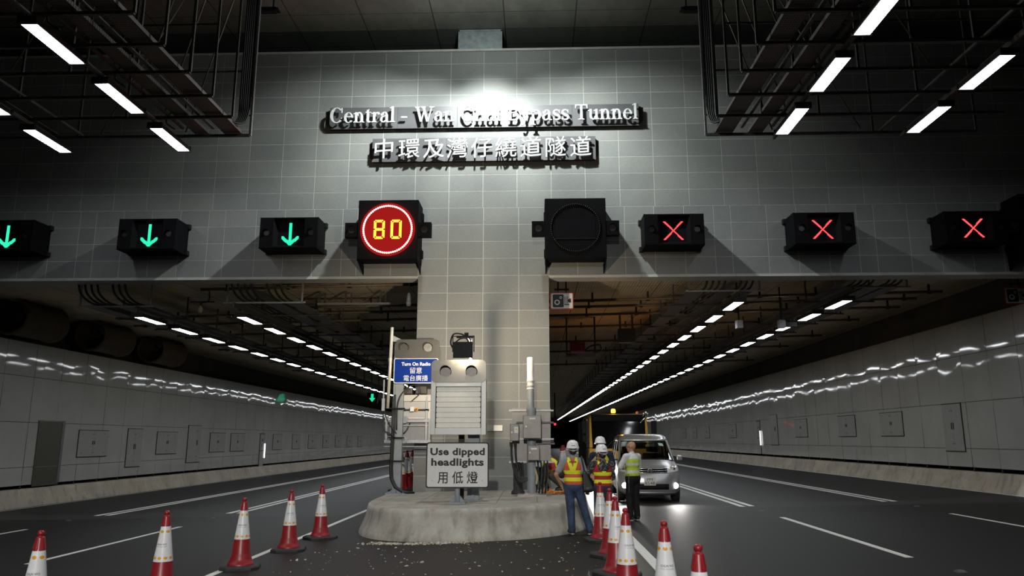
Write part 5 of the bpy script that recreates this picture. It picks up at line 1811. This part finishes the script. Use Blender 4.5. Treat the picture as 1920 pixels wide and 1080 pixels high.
for s in (-1, 1):
    b.tube([(s * .082, -.01, .0), (s * .078, .07, -.002), (s * .062, .09, -.005)], .004, 5)
    b.tube([(s * .038 + .026 * math.cos(2 * PI * i / 12), .095 - abs(math.cos(2 * PI * i / 12)) * .004, -.012 + .019 * math.sin(2 * PI * i / 12)) for i in range(13)], .003, 5)
b.tube([(-.012, .105, -.005), (.012, .105, -.005)], .003, 5); b.build('glasses', INK, p4)
t4 = [c for c in p4.children if c.name.startswith('safety_vest')][0]
m = MB(); m.box(-.165, .165, -.13, .13, .955, .985)
b = MB(); ell(b, (0, 0, .965), (.188, .138, .022)); fuse(b, 'belt', RUB, p4, .012, 1)
b = MB(); cap(b, (-.185, -.07, .97), .008, (-.19, -.075, .60), .006); cap(b, (-.188, -.07, .84), .016, (-.188, -.07, .80), .016); fuse(b, 'lanyard', DGALV, p4, .006, 1)

# 5: worker bent down behind the right pole
H5 = dict(pelvis=(.13, 0, .43), chest=(-.16, .0, .54), neck=(-.33, 0, .53), head=(-.43, .0, .47), ls=(-.26, -.16, .52), rs=(-.26, .17, .52), trot=(0, R(-80), 0), prot=(0, R(-55), 0),
          le=(-.30, -.22, .28), lw=(-.22, -.12, .08), re=(-.36, .2, .28), rw=(-.30, .10, .08), lh=(.10, -.09, .40), lk=(-.16, -.15, .32), la=(.10, -.12, .098), rh=(.10, .09, .40), rk=(-.14, .15, .34), ra=(.14, .12, .098), lt=(-1, -.1, 0), rt=(-1, .1, 0))
H5 = {k: (tuple(v[i] * (1.12, 1, 1.12)[i] if k not in ('trot', 'prot', 'lt', 'rt', 'la', 'ra') else v[i] for i in range(3))) for k, v in H5.items()}
BRV = vest_mat('bent_red_vest', (.40, .030, .028), YELLOW, [(.62, .03)])
BRV = NT('bent_vest'); v_ = BRV.coord(); s_ = BRV.sep(v_)
k_ = BRV.math('MAXIMUM', BRV.math('LESS_THAN', BRV.math('ABSOLUTE', BRV.math('SUBTRACT', s_[0], .02)), .035), BRV.math('LESS_THAN', BRV.math('ABSOLUTE', BRV.math('SUBTRACT', BRV.math('ABSOLUTE', s_[1]), .08)), .03))
BRVM = BRV.bsdf(BRV.mix(k_, (.40, .03, .028), YELLOW), .7)
p5 = person('worker in red and yellow vest bent down behind the right pole', (.50, 18.15, igz(.5)), .10, H5, trousers=plain('brown_trousers', (.035, .028, .02), .8, var=.3), shirt=plain('black_shirt', (.012, .012, .014), .8), sleeves='long', vest=BRVM, hpitch=0, hyaw=PI / 2, vz=None, group=G)
t = thing('strap_pile', 'bright orange webbing strap lying on the island behind the right pole', 'strap', (.36, 17.25, igz(.36)))
m = MB()
for k in range(5):
    rr = random.Random(40 + k)
    m.tube(spline([(-.2 + .1 * k + rr.uniform(-.06, .06), rr.uniform(-.1, .1), .02), (-.15 + .1 * k, rr.uniform(-.1, .1), .05 + rr.uniform(0, .05)), (-.05 + .1 * k, rr.uniform(-.08, .08), .03), (.02 + .08 * k, rr.uniform(-.1, .1), .018)], 5), .018, 6)
m.build('webbing', plain('orange_webbing', (.75, .26, .02), .6, var=.15), t)
# ------------------------------------------------------------------ vehicles
SILVER = plain('silver_paint', (.46, .47, .48), .28, .55, var=.03, scale=3)
YPAINT = plain('yellow_paint', (.62, .33, .012), .35, var=.06, scale=3)
GLASS = NT('window_glass')
_g = GLASS.n('ShaderNodeBsdfGlass'); _g.inputs['IOR'].default_value = 1.03; _g.inputs['Roughness'].default_value = 0.0; _g.inputs['Color'].default_value = (.62, .66, .64, 1)
_p = GLASS.n('ShaderNodeBsdfGlossy'); _p.inputs['Roughness'].default_value = .02
_mx = GLASS.n('ShaderNodeMixShader'); _mx.inputs[0].default_value = .06
GLASS.l(_g.outputs[0], _mx.inputs[1]); GLASS.l(_p.outputs[0], _mx.inputs[2]); GLASS.l(_mx.outputs[0], GLASS.out.inputs[0])
GLASSM = GLASS.m
DGLASS = plain('dark_windscreen', (.006, .006, .007), .05, var=.1, spec=.6)
CHROME = plain('chrome', (.75, .76, .78), .12, .95, var=.02)
HEADG = glow('headlamp_on', (1, .97, .93), 40)
LAMPC = plain('lamp_glass', (.80, .80, .77), .10, .2, var=.2, scale=30)
TYRE = plain('tyre', (.016, .016, .017), .8, var=.2)

SL_Z = [(.20, .16, .76, 4.50), (.30, .05, .825, 4.60), (.42, .0, .842, 4.64), (.58, .0, .846, 4.65), (.72, .03, .847, 4.64), (.86, .10, .845, 4.63), (.95, .20, .838, 4.62), (1.01, .36, .825, 4.61),
        (1.07, .60, .81, 4.60), (1.13, .86, .80, 4.60)]
RCORN = .42; BOW = .10


def slice_at(z):
    for a, c in zip(SL_Z, SL_Z[1:]):
        if z <= c[0]:
            t = max(0, (z - a[0]) / (c[0] - a[0]))
            return tuple(a[i] + (c[i] - a[i]) * t for i in (1, 2, 3))
    return SL_Z[-1][1:]


def nose(x, z, off=0.0):
    yf, hw, _ = slice_at(z)
    ax = min(abs(x), hw - .001)
    y = yf + BOW * (ax / hw) ** 2
    c = hw - RCORN
    if ax > c: y += (RCORN - math.sqrt(max(0, RCORN ** 2 - (ax - c) ** 2))) * .9
    return y - off


def plan(yf, hw, yr, n=26):
    P = []
    for i in range(n + 1):
        th = -PI / 2 + PI * i / n
        x = hw * math.sin(th)
        ax = abs(x); c = hw - RCORN
        y = yf + BOW * (ax / hw) ** 2
        if ax > c: y += (RCORN - math.sqrt(max(0, RCORN ** 2 - (ax - c) ** 2))) * .9
        P.append((x, y))
    for (x, y) in ((hw, 1.6), (hw, 2.6), (hw, 3.6), (hw, yr - .25), (hw - .12, yr), (0, yr + .03), (-hw + .12, yr), (-hw, yr - .25), (-hw, 3.6), (-hw, 2.6), (-hw, 1.6)): P.append((x, y))
    return P


def nose_patch(poly_fn, x0, x1, z0, z1, off, name, mat, parent, nx=14, nz=8, th=.012):
    """raised patch on the nose; poly_fn(u, v) -> (x, z)"""
    m = MB(); vs = []
    for k in range(nz + 1):
        for i in range(nx + 1):
            x, z = poly_fn(i / nx, k / nz)
            vs.append((x, nose(x, z, off), z))
    n = len(vs)
    vs += [(x, y + off + th, z) for x, y, z in vs]
    q = lambda i, k, o=0: o + k * (nx + 1) + i
    fs = [(q(i, k), q(i + 1, k), q(i + 1, k + 1), q(i, k + 1)) for k in range(nz) for i in range(nx)]
    for i in range(nx): fs += [(q(i, 0), q(i, 0, n), q(i + 1, 0, n), q(i + 1, 0)), (q(i, nz), q(i + 1, nz), q(i + 1, nz, n), q(i, nz, n))]
    for k in range(nz): fs += [(q(0, k), q(0, k + 1), q(0, k + 1, n), q(0, k, n)), (q(nx, k), q(nx, k, n), q(nx, k + 1, n), q(nx, k + 1))]
    m.add(vs, fs, 0, True)
    return m.build(name, mat, parent)


def van():
    t = thing('van', 'silver minivan facing the camera with its fog lamps lit', 'van', (3.10, 21.15, gz(3.1)), R(-2.5))
    b = MB(); n = None; vs = []
    for z, yf, hw, yr in SL_Z:
        P = plan(yf, hw, yr); n = len(P)
        vs += [(x, y, z) for x, y in P]
    fs = [(j * n + i, j * n + (i + 1) % n, (j + 1) * n + (i + 1) % n, (j + 1) * n + i) for j in range(len(SL_Z) - 1) for i in range(n)]
    fs += [tuple(range(n))[::-1]]
    b.add(vs, fs, 0, True)
    # belt ledge: from the top slice inwards
    zt = SL_Z[-1][0]
    top = plan(SL_Z[-1][1], SL_Z[-1][2], SL_Z[-1][3]); inn = [(x * .88, .95 + (y - .95) * .96 if y > .95 else y + .16) for x, y in top]
    b.add([(x, y, zt) for x, y in top] + [(x, y, zt - .02) for x, y in inn], [(i, (i + 1) % n, n + (i + 1) % n, n + i) for i in range(n)], 0, True)
    # roof
    RZ = [(1.655, 1.72, .715, 4.50), (1.72, 1.78, .705, 4.47), (1.79, 1.92, .675, 4.42), (1.835, 2.15, .60, 4.30), (1.855, 2.5, .45, 4.1)]
    vs = []
    for z, yf, hw, yr in RZ:
        P = []
        for i in range(13):
            x = hw * (-1 + 2 * i / 12); P.append((x, yf + .10 * (x / hw) ** 2 + (.06 if abs(x) > hw * .95 else 0)))
        P += [(hw, 2.6), (hw, 3.6), (hw, yr - .1), (hw - .1, yr), (-hw + .1, yr), (-hw, yr - .1), (-hw, 3.6), (-hw, 2.6)]
        k = len(P); vs += [(x, y, z) for x, y in P]
    fs = [(j * k + i, j * k + (i + 1) % k, (j + 1) * k + (i + 1) % k, (j + 1) * k + i) for j in range(len(RZ) - 1) for i in range(k)] + [tuple(range(4 * k, 5 * k)), tuple(range(k))[::-1]]
    b.add(vs, fs, 0, True)
    # pillars
    for s in (-1, 1):
        b.hexa([(s * .795, 1.02, 1.11), (s * .745, .98, 1.11), (s * .735, 1.10, 1.11), (s * .795, 1.14, 1.11)], [(s * .715, 1.84, 1.68), (s * .66, 1.80, 1.68), (s * .66, 1.90, 1.68), (s * .715, 1.94, 1.68)])
        for y in (2.55, 3.55): b.hexa([(s * .80, y, 1.11), (s * .76, y, 1.11), (s * .76, y + .1, 1.11), (s * .80, y + .1, 1.11)], [(s * .715, y, 1.68), (s * .68, y, 1.68), (s * .68, y + .1, 1.68), (s * .715, y + .1, 1.68)])
        b.hexa([(s * .80, 4.40, 1.11), (s * .66, 4.58, 1.11), (s * .66, 4.60, 1.11), (s * .80, 4.52, 1.11)], [(s * .715, 4.36, 1.68), (s * .6, 4.44, 1.68), (s * .6, 4.48, 1.68), (s * .715, 4.44, 1.68)])
    body = fix_normals(b.build('body', SILVER, t))
    # glazing
    m = MB(); N = 12
    def ws(u, v):
        x = (-.75 + 1.5 * u) * (1 - .115 * v); y = .90 + .90 * v + .10 * (abs(2 * u - 1)) ** 2 * (1 - .1 * v); return (x, y, 1.125 + .545 * v - .02 * abs(2 * u - 1) ** 2)
    g = [ws(i / N, k / 6) for k in range(7) for i in range(N + 1)]
    m.add(g + [(x, y + .005, z) for x, y, z in g], [(k * (N + 1) + i, k * (N + 1) + i + 1, (k + 1) * (N + 1) + i + 1, (k + 1) * (N + 1) + i) for k in range(6) for i in range(N)] +
          [(91 + (k + 1) * (N + 1) + i, 91 + (k + 1) * (N + 1) + i + 1, 91 + k * (N + 1) + i + 1, 91 + k * (N + 1) + i) for k in range(6) for i in range(N)], 0, True)
    w = m.build('windscreen', GLASSM, t)
    m = MB()
    e = [ws(i / 20, 0) for i in range(21)]; m.tube([(x, y - .01, z) for x, y, z in e], .028, 6)
    e = [ws(i / 20, 1) for i in range(21)]; m.tube([(x, y - .005, z) for x, y, z in e], .022, 6)
    for s in (.0, 1.0): e = [ws(s, i / 10) for i in range(11)]; m.tube([(x, y - .004, z) for x, y, z in e], .020, 6)
    m.build('windscreen_seal', RUB, t)
    m = MB(); q = [ws(.82, .88), ws(.92, .86), ws(.92, .72), ws(.82, .74)]; m.add([(x, y - .004, z) for x, y, z in q], [(0, 1, 2, 3)]); m.build('licence_sticker', plain('pale_green_sticker', (.35, .55, .48), .5), w)
    for s in (-1, 1):
        m = MB(); m.hexa([(s * .79, 1.2, 1.13), (s * .785, 1.2, 1.13), (s * .785, 4.35, 1.13), (s * .79, 4.35, 1.13)], [(s * .71, 1.95, 1.66), (s * .705, 1.95, 1.66), (s * .705, 4.3, 1.66), (s * .71, 4.3, 1.66)]); m.build('side_window', DGLASS if s < 0 else GLASSM, t)
    # lamps, grille, plate
    for s in (-1, 1):
        h = nose_patch(lambda u, v: (s * (.47 + .345 * u), .79 + .045 * u + v * (.11 + .075 * u)), 0, 0, 0, 0, .012, 'headlamp', LAMPC, t)
        fix_normals(h)
        m = MB(); c = (s * .66, nose(.66, .90) - .02, .905)
        m.ball(c, (.055, .02, .05), 14, 8); m.build('projector', CHROME, h)
        m = MB(); m.ball((s * .60, nose(.60, .93) - .01, .945), (.028, .02, .018), 10, 6); m.build('indicator', plain('amber_lens', (.7, .3, .03), .3), h)
        f = MB(); fx = s * .69; fz = .46; fy = nose(fx, fz) - .012
        f.cyl((fx, fy, fz), (fx, fy + .03, fz), .075, n=18); fo = f.build('fog_lamp', CHROME, t)
        f = MB(); f.ball((fx, fy - .0, fz), (.075, .026, .075), 16, 8); f.build('lit_lens', HEADG, fo)
        m = MB(); m.hexa([(s * .88, 1.16, 1.10), (s * 1.06, 1.20, 1.11), (s * 1.06, 1.30, 1.11), (s * .88, 1.30, 1.10)], [(s * .89, 1.18, 1.25), (s * 1.05, 1.21, 1.25), (s * 1.05, 1.29, 1.25), (s * .89, 1.29, 1.25)]); mi = fix_normals(m.build('door_mirror', SILVER, t, .035))
        m = MB(); m.box(s * .80, s * .90, 1.20, 1.24, 1.10, 1.14); m.build('mirror_arm', RUB, mi)
        for y in (.88, 3.72):
            m = MB(); m.cyl((s * .66, y, .325), (s * .85, y, .325), .325, n=28); wl = m.build('wheel', TYRE, t)
            m = MB(); m.cyl((s * .845, y, .325), (s * .858, y, .325), .20, n=24); m.build('rim', ALU, wl)
        m = MB(); m.cyl((s * .80, .88, .36), (s * .851, .88, .36), .38, n=28); m.build('wheel_arch', RUB, t)
    fix_normals(nose_patch(lambda u, v: (-.49 + .98 * u, .785 + .13 * v + .012 * abs(2 * u - 1)), 0, 0, 0, 0, .008, 'grille', BLACK, t, 20, 6))
    gm = MB()
    for z in (.80, .85, .905):
        gm.tube([(x, nose(x, z, .018), z + .012 * abs(x / .49)) for x in [-.48 + .96 * i / 14 for i in range(15)]], .010, 6)
    gr = gm.build('grille_bar', CHROME, t)
    m = MB(); m.tube([(.062 * math.cos(2 * PI * i / 20), nose(0, .86, .035), .855 + .055 * math.sin(2 * PI * i / 20)) for i in range(21)], .010, 6); m.box(-.078, .078, nose(0, .86, .045), nose(0, .86, .03), .842, .868); m.build('emblem', CHROME, t)
    fix_normals(nose_patch(lambda u, v: (-.50 + 1.0 * u, .36 + .15 * v), 0, 0, 0, 0, .006, 'lower_intake', BLACK, t, 18, 5))
    fix_normals(nose_patch(lambda u, v: (-.70 + 1.4 * u, .225 + .055 * v), 0, 0, 0, 0, .02, 'bumper_lip', SILVER, t, 22, 4))
    yp = nose(0, .55, .03)
    m = MB(); m.box(-.155, .155, yp, yp + .02, .47, .685); pl = m.build('number_plate', plain('plate_white', (.62, .62, .58), .45, var=.04), t, .004); pl.location = (-.02, 0, 0)
    put_text('PM', pl, (0, yp - .003, .59), .1, INK, w=.15, h=.075, bold=.0)
    put_text('8548', pl, (0, yp - .003, .49), .1, INK, w=.26, h=.08, bold=.0)
    # interior
    m = MB(); m.box(-.74, .74, 1.02, 1.5, .9, 1.10); m.box(-.72, .72, 1.4, 4.4, .3, .5); m.build('dashboard', RUB, t)
    for x in (-.38, .38):
        for y in (2.0, 3.0):
            m = MB(); m.box(x - .25, x + .25, y, y + .5, .5, .75); m.box(x - .25, x + .25, y + .42, y + .56, .7, 1.28); m.box(x - .13, x + .13, y + .46, y + .55, 1.31, 1.48); m.build('seat', plain('grey_seat', (.05, .05, .052), .8), t, .04)
    m = MB(); m.tube([(.38 + .18 * math.cos(2 * PI * i / 20), 1.62 + .05 * math.sin(2 * PI * i / 20), 1.08 + .17 * math.sin(2 * PI * i / 20)) for i in range(21)], .015, 6); m.build('steering_wheel', RUB, t)
    m = MB(); m.box(-.11, .11, 1.72, 1.74, 1.55, 1.61); m.build('rear_view_mirror', RUB, t)
    for s in (-1, 1):
        m = MB(); m.tube([ws(.5 + s * .05, .0), ws(.5 - s * .30, .10)], .008, 5); m.M = Matrix.Identity(4); m.build('wiper', RUB, t)
    return t


van()
lamp('fog_beam_left', 'SPOT', (2.42, 21.05, .50), 65, (1, .96, .90), (2.2, 14.0, -.2), spot_size=R(95), spot_blend=.6, shadow_soft_size=.05)
lamp('fog_beam_right', 'SPOT', (3.79, 21.0, .52), 65, (1, .96, .90), (3.6, 14.0, -.2), spot_size=R(95), spot_blend=.6, shadow_soft_size=.05)


def truck():
    t = thing('truck', 'yellow works truck with an amber beacon parked behind the silver van', 'truck', (2.97, 27.6, gz(2.9)), 0)
    W = 1.08
    m = MB()
    # cab shell as ring of panels round a dark windscreen
    def prof(z): return .0 if z < 1.35 else .0 + (z - 1.35) * .16
    zs = [.45, .75, 1.1, 1.4]
    for a, c in zip(zs, zs[1:]): m.hexa([(-W, 0, a), (W, 0, a), (W, 1.7, a), (-W, 1.7, a)], [(-W, 0, c), (W, 0, c), (W, 1.7, c), (-W, 1.7, c)])
    for s in (-1, 1): m.hexa([(s * W, 0, 1.4), (s * (W - .16), -.0, 1.4), (s * (W - .16), .3, 1.4), (s * W, .3, 1.4)], [(s * (W - .03), .19, 2.50), (s * (W - .12), .19, 2.50), (s * (W - .12), .5, 2.5), (s * (W - .03), .5, 2.5)])
    m.hexa([(-W + .03, .19, 2.48), (W - .03, .19, 2.48), (W - .03, 1.7, 2.48), (-W + .03, 1.7, 2.48)], [(-W + .1, .3, 2.60), (W - .1, .3, 2.60), (W - .1, 1.7, 2.6), (-W + .1, 1.7, 2.6)])
    m.box(-W, W, 1.3, 1.7, 1.4, 2.5)
    m.build('cab', YPAINT, t, .03)
    m = MB(); m.hexa([(-W + .12, .0, 1.38), (W - .12, .0, 1.38), (W - .12, .04, 1.38), (-W + .12, .04, 1.38)], [(-W + .11, .185, 2.50), (W - .11, .185, 2.50), (W - .11, .225, 2.5), (-W + .11, .225, 2.5)]); m.build('windscreen', DGLASS, t)
    m = MB(); m.hexa([(-W + .14, .10, 2.36), (W - .14, .10, 2.36), (W - .14, .2, 2.36), (-W + .14, .2, 2.36)], [(-W + .10, .0, 2.585), (W - .10, .0, 2.585), (W - .10, .3, 2.615), (-W + .10, .3, 2.615)]); m.build('sun_visor', BLACK, t)
    for s in (-1, 1):
        m = MB(); m.hexa([(s * (W - .005), .32, 1.42), (s * (W + .006), .32, 1.42), (s * (W + .006), 1.25, 1.42), (s * (W - .005), 1.25, 1.42)], [(s * (W - .03), .52, 2.4), (s * (W - .02), .52, 2.4), (s * (W - .02), 1.25, 2.4), (s * (W - .03), 1.25, 2.4)]); m.build('side_window', DGLASS, t)
        m = MB(); m.box(s * (W + .0), s * (W + .012), .1, 1.25, .6, 1.38); m.build('door', plain('pale_door', (.42, .36, .28), .5, var=.1), t)
        m = MB(); m.box(s * (W + .07), s * (W + .26), -.16, -.06, 1.90, 2.36); m.box(s * (W + .08), s * (W + .25), -.16, -.06, 1.62, 1.86)
        mo = m.build('mirror', BLACK, t, .02)
        m = MB(); m.tube(spline([(s * (W - .02), .1, 2.42), (s * (W + .12), -.05, 2.45), (s * (W + .19), -.10, 2.36), (s * (W + .19), -.10, 1.7), (s * (W + .10), -.03, 1.58), (s * (W - .03), .05, 1.58)], 4), .02, 6); m.build('mirror_arm', RUB, mo)
        m = MB(); m.box(s * .58, s * .98, -.02, .05, .62, .86); h = m.build('headlamp', CHROME, t, .02)
        m = MB(); m.ball((s * .83, -.02, .74), (.09, .03, .09), 16, 8); m.build('lit_lens', HEADG, h)
        m = MB(); m.box(s * .99, s * 1.07, -.02, .05, .66, .84); m.build('indicator', glow('amber_indicator', (1, .35, .02), 2.2), t)
        m = MB(); m.ball((s * .88, .12, 2.49), (.045, .03, .045), 12, 8); m.build('work_lamp', HEADG if s < 0 else CHROME, t)
        for y in (1.1, 4.6):
            m = MB(); m.cyl((s * .78, y, .46), (s * 1.06, y, .46), .46, n=28); m.build('wheel', TYRE, t)
    m = MB(); m.box(-W - .02, W + .02, -.08, .1, .42, .58); m.box(-.55, .55, -.01, .0, .88, 1.3); m.build('bumper', DARKM, t, .02)
    m = MB(); m.lathe([(.09, 2.60), (.09, 2.66)], 18); b = m.build('beacon_base', BLACK, t); b.location = (-.12, .6, 0)
    m = MB(); m.lathe([(.07, 2.66), (.085, 2.70), (.08, 2.78), (.05, 2.81), (0, 2.815)], 18); d = m.build('beacon_dome', glow('amber_beacon', (1, .42, .03), 7), b)
    m = MB(); m.lathe([(.05, 2.60), (.05, 2.68), (.02, 2.72), (0, 2.72)], 14); k = m.build('side_beacon', plain('amber_dome', (.6, .2, .02), .3), t); k.location = (.75, .6, 0)
    m = MB()
    for s in (-.5, .3): m.tube([(s, -.03, 1.39), (s + .45, .03, 1.8)], .012, 5)
    m.build('wiper', RUB, t)
    m = MB(); m.tube(spline([(W - .2, .05, 2.52), (W - .12, -.02, 2.66), (W - .02, -.02, 2.55), (W - .18, -.02, 2.42), (W - .3, -.0, 2.3)], 5), .028, 8); m.build('mirror_bracket', CHROME, t)
    m = MB(); m.box(-W, W, 1.9, 7.0, .8, 2.45); m.build('load_body', DARKM, t, .04)
    m = MB(); m.box(-.5, .5, .2, 7.0, .5, .75); m.build('chassis', RUB, t)
    return t


truck()
lamp('truck_beam_left', 'SPOT', (2.14, 27.45, .78), 1000, (1, .96, .90), (1.5, 18.5, -.1), spot_size=R(70), spot_blend=.7, shadow_soft_size=.07)
lamp('truck_beam_right', 'SPOT', (3.80, 27.45, .78), 300, (1, .96, .90), (3.6, 20.5, -.1), spot_size=R(70), spot_blend=.7, shadow_soft_size=.07)
lamp('beacon_glow', 'POINT', (2.85, 28.15, 3.05), 25, (1, .45, .06), shadow_soft_size=.08)
